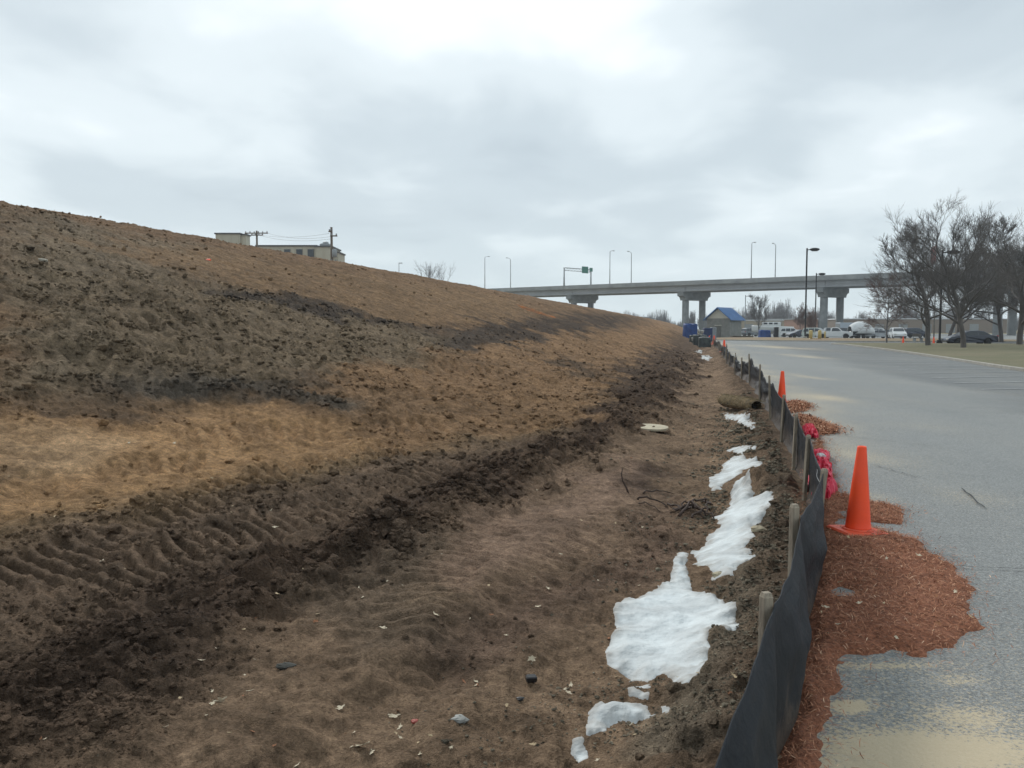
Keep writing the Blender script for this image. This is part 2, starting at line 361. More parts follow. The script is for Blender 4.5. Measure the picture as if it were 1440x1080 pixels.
class MB:
    def __init__(s): s.v = []; s.f = []; s.sm = []
    def add(s, vs, fs, smooth=False):
        b = len(s.v); s.v += [tuple(v) for v in vs]; s.f += [tuple(b + i for i in f) for f in fs]; s.sm += [smooth] * len(fs); return s
    def box(s, c, size, rz=0, M=None, bev=0.0, top=(1, 1)):
        """box with optional bevelled long edges; top = scale of the upper face"""
        x, y, z = size[0] / 2, size[1] / 2, size[2] / 2
        if bev <= 0:
            pts = []
            for k, sz in ((-1, (1, 1)), (1, top)):
                for a, b in ((-1, -1), (1, -1), (1, 1), (-1, 1)): pts.append(Vector((a * x * sz[0], b * y * sz[1], k * z)))
            fs = [(3, 2, 1, 0), (4, 5, 6, 7)] + [(i, (i + 1) % 4, 4 + (i + 1) % 4, 4 + i) for i in range(4)]
        else:
            b_ = bev; ring = [(-x, -y + b_), (-x + b_, -y), (x - b_, -y), (x, -y + b_), (x, y - b_), (x - b_, y), (-x + b_, y), (-x, y - b_)]
            pts = []
            lv = [(-z, 1 - b_ / max(x, y)), (-z + b_, 1), (z - b_, 1), (z, 1 - b_ / max(x, y))]
            for zz, k in lv: pts += [Vector((p[0] * k, p[1] * k, zz)) for p in ring]
            fs = [tuple(range(7, -1, -1)), tuple(range(24, 32))]
            for l in range(3): fs += [(l * 8 + i, l * 8 + (i + 1) % 8, (l + 1) * 8 + (i + 1) % 8, (l + 1) * 8 + i) for i in range(8)]
        Mx = Matrix.Translation(c) @ Matrix.Rotation(rz, 4, 'Z')
        if M: Mx = Mx @ M
        return s.add([Mx @ p for p in pts], fs)
    def tube(s, pts, rad, n=8, cap=True, smooth=True):
        pts = [Vector(p) for p in pts]; r = rad if hasattr(rad, '__len__') else [rad] * len(pts)
        vs = []; ref = None
        for i, p in enumerate(pts):
            t = (pts[min(i + 1, len(pts) - 1)] - pts[max(i - 1, 0)]).normalized()
            if ref is None: ref = Vector((1, 0, 0)) if abs(t.x) < .8 else Vector((0, 1, 0))
            a = (ref - t * ref.dot(t)).normalized(); ref = a; b = t.cross(a)
            for k in range(n):
                an = 2 * math.pi * k / n; vs.append(p + (a * math.cos(an) + b * math.sin(an)) * r[i])
        fs = [(i * n + k, i * n + (k + 1) % n, (i + 1) * n + (k + 1) % n, (i + 1) * n + k) for i in range(len(pts) - 1) for k in range(n)]
        s.add(vs, fs, smooth)
        if cap:
            b = len(s.v) - len(vs); s.f += [tuple(b + k for k in range(n - 1, -1, -1)), tuple(b + (len(pts) - 1) * n + k for k in range(n))]; s.sm += [False, False]
        return s
    def lathe(s, prof, n=24, c=(0, 0, 0), smooth=True, axis='Z'):
        vs = []
        for r, z in prof:
            for k in range(n):
                an = 2 * math.pi * k / n
                p = (r * math.cos(an), r * math.sin(an), z)
                if axis == 'Y': p = (p[0], p[2], p[1])
                vs.append((c[0] + p[0], c[1] + p[1], c[2] + p[2]))
        fs = [(i * n + k, i * n + (k + 1) % n, (i + 1) * n + (k + 1) % n, (i + 1) * n + k) for i in range(len(prof) - 1) for k in range(n)]
        s.add(vs, fs, smooth); b = len(s.v) - len(vs)
        s.f += [tuple(b + k for k in range(n - 1, -1, -1)), tuple(b + (len(prof) - 1) * n + k for k in range(n))]; s.sm += [False, False]
        return s
    def prism(s, poly, z0, z1):
        n = len(poly); vs = [(x, y, z0) for x, y in poly] + [(x, y, z1) for x, y in poly]
        return s.add(vs, [tuple(range(n - 1, -1, -1)), tuple(range(n, 2 * n))] + [(i, (i + 1) % n, n + (i + 1) % n, n + i) for i in range(n)])
    def build(s, name, m, parent=None, loc=None):
        me = bpy.data.meshes.new(name); me.from_pydata(s.v, [], s.f); me.polygons.foreach_set('use_smooth', s.sm)
        if m: me.materials.append(m)
        me.update(); o = bpy.data.objects.new(name, me); col.objects.link(o)
        if parent: o.parent = parent
        if loc is not None: o.location = loc
        return o
def copy_tree(o, parent=None):
    c = o.copy(); col.objects.link(c); c.parent = parent
    for ch in list(o.children): copy_tree(ch, c)
    return c

# ------------------------------------------------------------------ ground
GAIN = 1.28
def soil_material():
    m = bpy.data.materials.new('bare_soil'); m.use_nodes = True; nt = m.node_tree; b = nt.nodes['Principled BSDF']
    at = nt.nodes.new('ShaderNodeAttribute'); at.attribute_name = 'soil'
    c = at.outputs['Color']
    f1 = tex_noise(nt, 2.2, 8, .68); f2 = tex_noise(nt, 14, 6, .7); f3 = tex_noise(nt, 70, 4, .7); f0 = tex_noise(nt, .35, 8, .7)
    def mul(c, f, lo, hi):
        n = nt.nodes.new('ShaderNodeVectorMath'); n.operation = 'SCALE'; nt.links.new(c, n.inputs[0]); nt.links.new(rng(nt, f, .3, .7, lo, hi), n.inputs['Scale']); return n.outputs[0]
    c = mul(c, f0, GAIN * .80, GAIN * 1.20); c = mul(c, f1, .58, 1.42); c = mul(c, tex_noise(nt, 5.5, 5, .75), .72, 1.28); c = mul(c, f2, .62, 1.38); c = mul(c, f3, .66, 1.34)
    # pale grit
    g = nt.nodes.new('ShaderNodeTexVoronoi'); t = nt.nodes.new('ShaderNodeTexCoord'); nt.links.new(t.outputs['Object'], g.inputs['Vector']); g.inputs['Scale'].default_value = 22
    sp = rng(nt, g.outputs['Distance'], .10, .14, 1, 0)
    gate = rng(nt, tex_noise(nt, 5, 3, .6), .56, .64, 0, 1)
    mm = nt.nodes.new('ShaderNodeMath'); mm.operation = 'MULTIPLY'; nt.links.new(sp, mm.inputs[0]); nt.links.new(gate, mm.inputs[1])
    mm2 = nt.nodes.new('ShaderNodeMath'); mm2.operation = 'MULTIPLY'; nt.links.new(mm.outputs[0], mm2.inputs[0]); mm2.inputs[1].default_value = .5
    c = lerp_new(nt, mm2.outputs[0], c, (.30, .26, .20))
    hs = nt.nodes.new('ShaderNodeHueSaturation'); hs.inputs['Saturation'].default_value = 1.10; nt.links.new(c, hs.inputs['Color']); c = hs.outputs[0]
    nt.links.new(c, b.inputs['Base Color']); b.inputs['Roughness'].default_value = .95; b.inputs['Specular IOR Level'].default_value = .12
    add = nt.nodes.new('ShaderNodeMath'); add.operation = 'MULTIPLY_ADD'; nt.links.new(f2, add.inputs[0]); add.inputs[1].default_value = 1.0; nt.links.new(f3, add.inputs[2])
    add2 = nt.nodes.new('ShaderNodeMath'); add2.operation = 'MULTIPLY_ADD'; nt.links.new(f1, add2.inputs[0]); add2.inputs[1].default_value = 3.0; nt.links.new(add.outputs[0], add2.inputs[2])
    bump(nt, b, add2.outputs[0], .08, 1.0)
    return m
M_soil = soil_material()
def make_ground():
    az = np.concatenate([np.arange(-180, -60, 4.0), np.arange(-60, -34, .5), np.arange(-34, 34, .1), np.arange(34, 60, .6), np.arange(60, 180.1, 4.0)])
    az = np.radians(az)
    rad = [0.3]
    while rad[-1] < 4000:
        r = rad[-1]; rad.append(r * (1.02 if r < 1.8 else 1.0038 if r < 20 else 1.0052 if r < 60 else 1.008 if r < 260 else 1.06))
    rad = np.array(rad)
    A, Rr = np.meshgrid(az, rad); X = (np.sin(A) * Rr).ravel(); Y = (np.cos(A) * Rr).ravel()
    c, r = soil(X, Y)
    Z = base_z(X, Y) + detail(X, Y, r)
    # far land: winter grass
    L = VX * Y - X; far = np.clip(ss(225, 265, Y) + ss(-60, -30, -Y) * 0, 0, 1)
    far = np.maximum(far, ss(5, 30, -L - 3) * 1.0)
    k = (far * .9)[:, None]
    c = c * (1 - k) + np.array((.17, .15, .09)) * k
    o = np_mesh('ground', np.stack([X, Y, Z], -1), grid_faces(len(rad), len(az))[:, ::-1], M_soil, attrs={'soil': ('FLOAT_COLOR', c)})
    tag(o, kind='structure')
make_ground()

# ------------------------------------------------------------------ asphalt road and car park
def asphalt_material(name, sand=True):
    m = bpy.data.materials.new(name); m.use_nodes = True; nt = m.node_tree; b = nt.nodes['Principled BSDF']
    f0 = tex_noise(nt, .16, 5, .6, sx=(1, .25, 1)); f1 = tex_noise(nt, 1.4, 6, .65); f2 = tex_noise(nt, 42, 3, .7); f3 = tex_noise(nt, 190, 2, .8)
    c = lerp_new(nt, rng(nt, f0, .3, .7, 0, 1), (.150, .160, .160), (.215, .225, .222))
    c = lerp_new(nt, rng(nt, f1, .35, .7, 0, .5), c, (.25, .26, .25))
    c = lerp_new(nt, rng(nt, f2, .44, .60, 0, .5), c, (.085, .092, .096))
    c = lerp_new(nt, rng(nt, f3, .52, .66, 0, .8), c, (.40, .41, .40))
    vo = nt.nodes.new('ShaderNodeTexVoronoi'); vo.inputs['Scale'].default_value = 95; tcv = nt.nodes.new('ShaderNodeTexCoord'); nt.links.new(tcv.outputs['Object'], vo.inputs['Vector'])
    sx_ = nt.nodes.new('ShaderNodeSeparateColor'); nt.links.new(vo.outputs['Color'], sx_.inputs[0])
    c = lerp_new(nt, rng(nt, sx_.outputs[0], .55, .95, 0, .42), c, (.40, .41, .40)); c = lerp_new(nt, rng(nt, sx_.outputs[1], .6, .9, 0, .45), c, (.07, .074, .078))
    dk = nt.nodes.new('ShaderNodeAttribute'); dk.attribute_name = 'dark'
    c = lerp_new(nt, dk.outputs['Fac'], c, (.072, .080, .088))
    if sand:
        at = nt.nodes.new('ShaderNodeAttribute'); at.attribute_name = 'sand'
        k = nt.nodes.new('ShaderNodeMath'); k.operation = 'MULTIPLY_ADD'; nt.links.new(tex_noise(nt, 48, 6, .85), k.inputs[0]); k.inputs[1].default_value = 2.6; nt.links.new(at.outputs['Fac'], k.inputs[2])
        c = lerp_new(nt, rng(nt, k.outputs[0], 1.55, 1.80, 0, .85), c, (.52, .43, .29))
    nt.links.new(c, b.inputs['Base Color']); b.inputs['Roughness'].default_value = .85; b.inputs['Specular IOR Level'].default_value = .35
    bump(nt, b, f2, .006)
    return m
def make_road():
    ys = np.concatenate([np.arange(-14, 1.5, .5), np.geomspace(1.5, 262, 330)])
    t = np.concatenate([np.linspace(0, 3.2, 75)[:-1], np.linspace(3.2, 14, 50)[:-1], np.linspace(14, 160, 20)])
    Yg, Tg = np.meshgrid(ys, t, indexing='ij'); X = VX * Yg - Lf(Yg) + .14 + Tg
    Z = 0.012 * fbm(X * .25, Yg * .12, 2)
    x, y = X.ravel(), Yg.ravel()
    s = np.zeros(x.shape)
    for (u, v, rx, ry, k) in ((1310, 1055, .42, .16, .75), (1240, 1075, .35, .10, .5), (1195, 992, .075, .045, 1.1), (1360, 1010, .20, .12, .35), (1345, 955, .12, .05, .3), (1250, 935, .3, .05, .35),
                              (1230, 700, .25, .4, .22), (1170, 560, .5, 1.5, .35), (1140, 530, .5, 2.5, .3), (1290, 600, 1.2, .9, .12), (1200, 640, .4, .8, .2), (1120, 500, .9, 6, .35), (1260, 470, 1, 1, 0), (1090, 488, 2, 12, .4), (1385, 700, .5, .5, .15)):
        p = at_z(u, v); s = np.maximum(s, k * np.exp(-((x - p.x) / rx) ** 2 - ((y - p.y) / ry) ** 2))
    s = s + .05 + .22 * (1 - ss(2.6, 5.5, y)) + .10 * fbm(x * .6, y * .25, 3) + .25 * np.exp(-((Tg.ravel() - .7) / .8) ** 2) * ss(8, 14, y)
    tt = Tg.ravel() + .8 * fbm(x * .3, y * .08, 3); dark = .50 * ss(4.6, 6.2, tt) * (1 - ss(110, 150, y)) * (.8 + .2 * fbm(x * .4, y * .1, 2))
    o = np_mesh('road', np.stack([x, y, Z.ravel()], -1), grid_faces(len(ys), len(t)), asphalt_material('old_asphalt'), attrs={'sand': ('FLOAT', s), 'dark': ('FLOAT', dark)})
    tag(o, kind='structure')
make_road()
def ribbon(mb, pts, wd, z=.010, jit=0):
    pts = [Vector(p) for p in pts]; vs = []
    for i, p in enumerate(pts):
        t = (pts[min(i + 1, len(pts) - 1)] - pts[max(i - 1, 0)]); t = Vector((t.x, t.y, 0)).normalized(); n = Vector((-t.y, t.x, 0))
        ww = wd * (random.uniform(.5, 1.3) if jit else 1) / 2
        vs += [(p.x - n.x * ww, p.y - n.y * ww, z), (p.x + n.x * ww, p.y + n.y * ww, z)]
    mb.add(vs, [(2 * i, 2 * i + 1, 2 * i + 3, 2 * i + 2) for i in range(len(pts) - 1)])
random.seed(4)
mb = MB()
def wig(a, b, n, am):
    return [a.lerp(b, i / n) + Vector((random.uniform(-am, am), random.uniform(-am, am), 0)) for i in range(n + 1)]
zr = .017
for pts in (wig(at_z(1352, 688), at_z(1384, 716), 9, .012),):
    ribbon(mb, pts, .016, zr, 1)
for a, b, am, wd in (((1180, 614), (1310, 628), .03, .012), ((1225, 655), (1290, 672), .03, .010), ((1345, 799), (1440, 803), .01, .008)):
    ribbon(mb, wig(at_z(*a), at_z(*b), 14, am), wd, zr, 1)
tag(mb.build('road_crack', mat('crack_filler', (.045, .045, .046), .9)), kind='structure')
# worn parking stall lines
mb = MB()
def kerb_x(y): return float(np.interp(y, [-10, 10, 20, 37, 50, 66, 92], [10.2, 14.2, 16.8, 21.1, 24.9, 29.3, 35.2]))
for i in range(17):
    y = 24 + i * 2.75
    xk = kerb_x(y) - .35
    mb.add([(xk - 4.6, y - 1.1, zr), (xk, y, zr), (xk, y + .10, zr), (xk - 4.6, y - 1.0, zr)], [(0, 1, 2, 3)])
M_line = mat('worn_white_paint', (.42, .43, .43), .8, c2=(.20, .21, .21), scale=5)
tag(mb.build('road_marking', M_line), kind='structure')

# grass verge islands with kerbs
M_kerb = mat('kerb_concrete', (.36, .34, .30), .9, var=.3, scale=3)
def grass_mat():
    m = bpy.data.materials.new('winter_grass'); m.use_nodes = True; nt = m.node_tree; b = nt.nodes['Principled BSDF']
    c = lerp_new(nt, rng(nt, tex_noise(nt, .25, 6, .65), .4, .6, 0, 1), (.155, .150, .085), (.205, .175, .11))
    c = lerp_new(nt, rng(nt, tex_noise(nt, 9, 5, .8), .4, .65, 0, .7), c, (.12, .12, .065))
    nt.links.new(c, b.inputs['Base Color']); b.inputs['Roughness'].default_value = 1.0; bump(nt, b, tex_noise(nt, 25, 3, .7), .05); return m
M_grass = grass_mat()
def island(name, poly, m, h=.13, rim=.16):
    pts = [Vector((p[0], p[1], 0)) for p in poly]; n = len(pts); c = sum(pts, Vector()) / n
    inn = []
    for i, p in enumerate(pts):
        a = (pts[i] - pts[i - 1]).normalized(); b_ = (pts[(i + 1) % n] - pts[i]).normalized(); t = (a + b_).normalized(); q = Vector((-t.y, t.x, 0))
        if q.dot(c - p) < 0: q = -q
        inn.append(p + q * rim)
    mb = MB(); vs = []
    for r_, z in ((pts, -.03), (pts, h - .02), ([p.lerp(q, .15) for p, q in zip(pts, inn)], h), (inn, h), (inn, h - .06)): vs += [(p.x, p.y, z) for p in r_]
    mb.add(vs, [(l * n + i, l * n + (i + 1) % n, (l + 1) * n + (i + 1) % n, (l + 1) * n + i) for l in range(4) for i in range(n)])
    tag(mb.build('kerb', M_kerb), kind='structure')
    # turf: concentric rings raised to the middle
    vs = []; K = 9
    for k in range(K):
        f = k / (K - 1) * .97
        for p in inn:
            q = p.lerp(c, f); vs.append((q.x, q.y, h - .03 + .22 * ss(0, .5, f) + .05 * float(fbm(np.array([q.x * .2]), np.array([q.y * .2]), 2)[0])))
    mb = MB(); mb.add(vs, [(l * n + i, l * n + (i + 1) % n, (l + 1) * n + (i + 1) % n, (l + 1) * n + i) for l in range(K - 1) for i in range(n)] + [tuple((K - 1) * n + i for i in range(n))], True)
    tag(mb.build(name, m), kind='structure')
edge = [(kerb_x(y), y) for y in (14, 22, 30, 37, 45, 52, 60, 68, 76, 84)] + [(34.2, 90), (35.6, 92.5), (38, 93.5), (44, 92), (52, 88.5), (62, 83), (76, 76), (88, 66), (90, 50), (80, 30), (60, 16), (35, 11), (18, 11.5)]
island('grass_verge', edge, M_grass)
M_bark = mat('brown_verge_mulch', (.22, .14, .085), 1, c2=(.25, .21, .13), scale=.6, bumpd=.04, bscale=20)
island('planting_strip', [(26.5, 133), (30, 119), (36, 111), (44, 106.5), (56, 104), (72, 101), (74, 105), (60, 110), (50, 118), (42, 127), (36, 140), (28, 142)], M_bark)

# ------------------------------------------------------------------ shredded mulch
M_mulch = None
def mulch_mat():
    m = bpy.data.materials.new('shredded_bark'); m.use_nodes = True; nt = m.node_tree; b = nt.nodes['Principled BSDF']
    at = nt.nodes.new('ShaderNodeAttribute'); at.attribute_name = 'tone'
    r = nt.nodes.new('ShaderNodeValToRGB'); nt.links.new(at.outputs['Fac'], r.inputs[0]); e = r.color_ramp
    e.elements[0].position = 0; e.elements[0].color = (.10, .038, .024, 1); e.elements[1].position = 1; e.elements[1].color = (.74, .52, .36, 1)
    q = e.elements.new(.5); q.color = (.36, .165, .098, 1); q = e.elements.new(.85); q.color = (.54, .30, .19, 1)
    nt.links.new(r.outputs[0], b.inputs['Base Color']); b.inputs['Roughness'].default_value = .95; b.inputs['Specular IOR Level'].default_value = .05; return m
M_mulch = mulch_mat()
M_mulchb = mat('bark_bed', (.32, .125, .065), 1, c2=(.16, .062, .034), scale=40, bumpd=.02, bscale=60)
CB = (at_z(1212, 772).x, at_z(1212, 772).y)
def mulch_height(x, y, polys, holes, hmax):
    wx = x + .05 * fbm(x * 4, y * 4, 3); wy = y + .07 * fbm(x * 4 + 9, y * 4, 3)
    sdv = np.full(x.shape, -9.)
    for p in polys: sdv = np.maximum(sdv, poly_sd(wx, wy, p))
    for hx, hy, hr in holes: sdv = np.minimum(sdv, np.hypot(wx - hx, (wy - hy)) - hr)
    cb = .10 * np.exp(-((x - CB[0]) / .22) ** 2 - ((y - CB[1]) / .16) ** 2); hmax = hmax + cb
    h = np.where(sdv > 0, hmax * (1 - np.exp(-np.maximum(sdv, 0) / .22)) * (.75 + .5 * perlin(x * 1.6, y * 1.6)) + .012 * np.minimum(sdv * 30, 1), sdv * .5)
    return h, sdv
def make_mulch(name, polys, holes, hmax, n, label, seed, size=1.0):
    rs = np.random.RandomState(seed)
    al = np.array([q for p in polys for q in p]); x0, y0 = al.min(0) - .1; x1, y1 = al.max(0) + .1
    nx = int((x1 - x0) / (.022 * size)) + 2; ny = int((y1 - y0) / (.03 * size)) + 2
    X, Y = np.meshgrid(np.linspace(x0, x1, nx), np.linspace(y0, y1, ny))
    h, sdv = mulch_height(X, Y, polys, holes, hmax)
    Z = h + .008 * fbm(X * 14, Y * 14, 3)
    ok = sdv.ravel() > -.06
    F = grid_faces(ny, nx); F = F[ok[F].all(1)]
    Vv = np.stack([X.ravel(), Y.ravel(), np.maximum(Z.ravel(), -.03)], -1)
    used = np.unique(F); re = np.full(len(Vv), -1); re[used] = np.arange(len(used))
    root = np_mesh(name, Vv[used], re[F], M_mulchb)
    tag(root, label, 'mulch', kind='stuff')
    # shreds
    px = rs.uniform(x0, x1, n * 3); py = rs.uniform(y0, y1, n * 3)
    h, sdv = mulch_height(px, py, polys, holes, hmax); k = sdv > -.01 - .26 * rs.rand(n * 3) ** 7
    px, py, h = px[k][:n], py[k][:n], np.maximum(h[k][:n], .008); n = len(px)
    near = np.clip(py / 6, .7, 3)
    ln = rs.uniform(.018, .055, n) * size * np.sqrt(near); wd = rs.uniform(.002, .0055, n) * size * np.sqrt(near)
    yaw = rs.uniform(0, 2 * math.pi, n) ; pit = rs.normal(.05, .35, n); bend = rs.normal(0, .3, n)
    dx, dy, dz = np.cos(yaw) * np.cos(pit), np.sin(yaw) * np.cos(pit), np.sin(pit); nxv, nyv = -np.sin(yaw), np.cos(yaw)
    z = h + rs.uniform(.004, .022, n) * size
    P = np.zeros((n, 6, 3))
    for j, t in enumerate((-.5, 0, .5)):
        cx = px + dx * ln * t + nxv * bend * ln * (t * t); cy = py + dy * ln * t + nyv * bend * ln * (t * t); cz = z + dz * ln * t - ln * .25 * t * t
        for s_ in (0, 1):
            q = (s_ - .5) * wd * (1 if t == 0 else .55)
            P[:, j * 2 + s_] = np.stack([cx + nxv * q, cy + nyv * q, cz + rs.uniform(-.3, .3, n) * q], -1)
    b = np.arange(n)[:, None] * 6
    F = np.concatenate([b + np.array([[0, 1, 3, 2]]), b + np.array([[2, 3, 5, 4]])])
    tone = np.repeat(np.clip(rs.beta(2.2, 2.6, n) + (rs.rand(n) < .04) * .4, 0, 1), 6)
    o = np_mesh('bark_shreds', P.reshape(-1, 3), F, M_mulch, root, smooth=False, attrs={'tone': ('FLOAT', tone)})
    o['kind'] = 'stuff'
zp = lambda pts: [tuple(at_z(u, v)[:2]) for u, v in pts]
_fx = [(.9, -.05)] + [(y_, at_y(u_, v_, y_).x) for u_, v_, y_ in ((985, 1112, 1.95), (1089, 838, 3.0), (1126, 712, 4.3), (1157, 661, 6.0), (1139, 613, 8.4), (1122, 583, 10.3))]
fence_x = lambda y: float(np.interp(y, [q[0] for q in _fx], [q[1] for q in _fx]))
strip_left = [(fence_x(y) + .06 + .01 * max(0, y - 6), y) for y in (2.0, 2.6, 3.2, 4.0, 4.8, 5.6, 6.4, 7.4, 8.4, 9.6)]
main = zp([(1160, 1300), (1150, 1080), (1157, 1020), (1162, 985), (1182, 958), (1168, 938), (1196, 920), (1240, 914), (1300, 922), (1345, 905), (1370, 882), (1363, 850), (1366, 826), (1340, 800), (1308, 774), (1285, 757), (1245, 748), (1225, 743), (1205, 740), (1190, 745), (1180, 742), (1176, 728), (1192, 716), (1178, 692), (1168, 660), (1156, 632), (1150, 612)]) + strip_left[::-1]
lobe = zp([(1196, 730), (1222, 736), (1255, 738), (1276, 724), (1262, 712), (1228, 708), (1200, 700), (1180, 690)])
hp = at_z(1181, 831)
make_mulch('mulch', [main, lobe], [(hp.x, hp.y, .075)], .085, 62000, 'reddish brown shredded bark mulch spilled from the black fence onto the asphalt around the nearest cone', 3)
make_mulch('mulch', [zp([(1140, 612), (1175, 610), (1178, 603), (1162, 598), (1140, 588), (1122, 585), (1130, 600)])], [], .05, 3500, 'thin tongue of reddish mulch on the road beside the small red plastic scrap', 4, 2)
make_mulch('mulch', [zp([(1105, 582), (1130, 579), (1138, 572), (1128, 566), (1112, 566), (1104, 572)])], [], .05, 2500, 'small patch of reddish mulch just in front of the second nearest cone', 5, 2)

# ------------------------------------------------------------------ traffic cones
M_cone = mat('orange_plastic', (1.0, .088, .016), .55, c2=(.92, .085, .028), scale=4, spec=.5)
M_coneb = mat('orange_plastic_base', (.85, .12, .05), .55, var=.2, scale=6)
def make_cone(seg=40):
    t = empty('traffic_cone')
    b = MB(); b.box((0, 0, .016), (.37, .37, .032), bev=.014); b.lathe([(.125, .030), (.120, .040), (.105, .046)], seg)
    b.build('base', M_coneb, t)
    b = MB(); b.lathe([(.104, .044), (.099, .055), (.094, .10), (.064, .42), (.036, .70), (.034, .712), (.028, .714), (.027, .69)], seg)
    b.build('cone_body', M_cone, t)
    return t
c0 = make_cone()
CONES = [((1206, 752), 8, 'nearest tall orange traffic cone standing at the edge of the big mulch pile', 1, (2, -1)),
         ((1099, 567), 20, 'orange traffic cone behind the fence, second nearest, beside the smallest mulch patch', 1, (0, 1)),
         ((1018, 495), 0, 'orange traffic cone at the far end of the fence, below the hut', 1, (1, 0)),
         ((1004, 484.5), 0, 'distant orange cone beside the grey upright cabinet', 1.1, (0, 0)),
         ((997.5, 483), 0, 'distant orange cone just under the dark blue toilet cabin, half hidden', 1.0, (0, 0)),
         ((1270, 483), 0, 'tiny orange cone in front of the white estate car in the car park', .9, (0, 0)),
         ((1313, 484), 0, 'tiny orange cone behind the verge next to the second tall lamp pole', .9, (0, 0))]
for i, ((u, v), rz, lab, s, (tx, ty)) in enumerate(CONES):
    o = c0 if i == 0 else copy_tree(c0)
    p = at_z(u, v); o.location = (p.x, p.y, .012 if i else .014); o.rotation_euler = (R(ty), R(tx), R(rz)); w_ = s * (1 if i < 2 else 1.45); o.scale = (w_, w_, s * (1 if i < 2 else 1.2))
    tag(o, lab, 'traffic cone', 'orange traffic cones along the road')

# ------------------------------------------------------------------ silt fence
def fabric_mat():
    m = bpy.data.materials.new('black_woven_fabric'); m.use_nodes = True; nt = m.node_tree; b = nt.nodes['Principled BSDF']
    c = lerp_new(nt, rng(nt, tex_noise(nt, 3, 6, .7), .35, .7, 0, 1), (.005, .008, .013), (.013, .018, .026))
    c = lerp_new(nt, rng(nt, tex_noise(nt, 25, 4, .7), .55, .75, 0, .35), c, (.07, .058, .05))
    tcz = nt.nodes.new('ShaderNodeTexCoord'); sz = nt.nodes.new('ShaderNodeSeparateXYZ'); nt.links.new(tcz.outputs['Object'], sz.inputs[0])
    ma = nt.nodes.new('ShaderNodeMath'); ma.operation = 'MULTIPLY_ADD'; nt.links.new(tex_noise(nt, 6, 5, .75), ma.inputs[0]); ma.inputs[1].default_value = -.9; nt.links.new(sz.outputs[2], ma.inputs[2])
    c = lerp_new(nt, rng(nt, ma.outputs[0], -.42, -.22, .75, 0), c, (.085, .065, .05))
    nt.links.new(c, b.inputs['Base Color']); b.inputs['Roughness'].default_value = .6; b.inputs['Specular IOR Level'].default_value = .3
    wv = nt.nodes.new('ShaderNodeTexWave'); wv.inputs['Scale'].default_value = 90; wv.inputs['Distortion'].default_value = 1; t = nt.nodes.new('ShaderNodeTexCoord'); nt.links.new(t.outputs['Object'], wv.inputs[0])
    n = nt.nodes.new('ShaderNodeMath'); n.operation = 'MULTIPLY_ADD'; nt.links.new(wv.outputs['Fac'], n.inputs[0]); n.inputs[1].default_value = .08; nt.links.new(tex_noise(nt, 7, 5, .6), n.inputs[2])
    bump(nt, b, n.outputs[0], .02); return m
M_fab = fabric_mat(); M_post = mat('weathered_stake', (.36, .31, .24), .9, c2=(.19, .16, .125), scale=8, sx=(4, 4, .6), bumpd=.004, bscale=40)
M_seam = mat('pale_thread', (.42, .44, .46), .8)
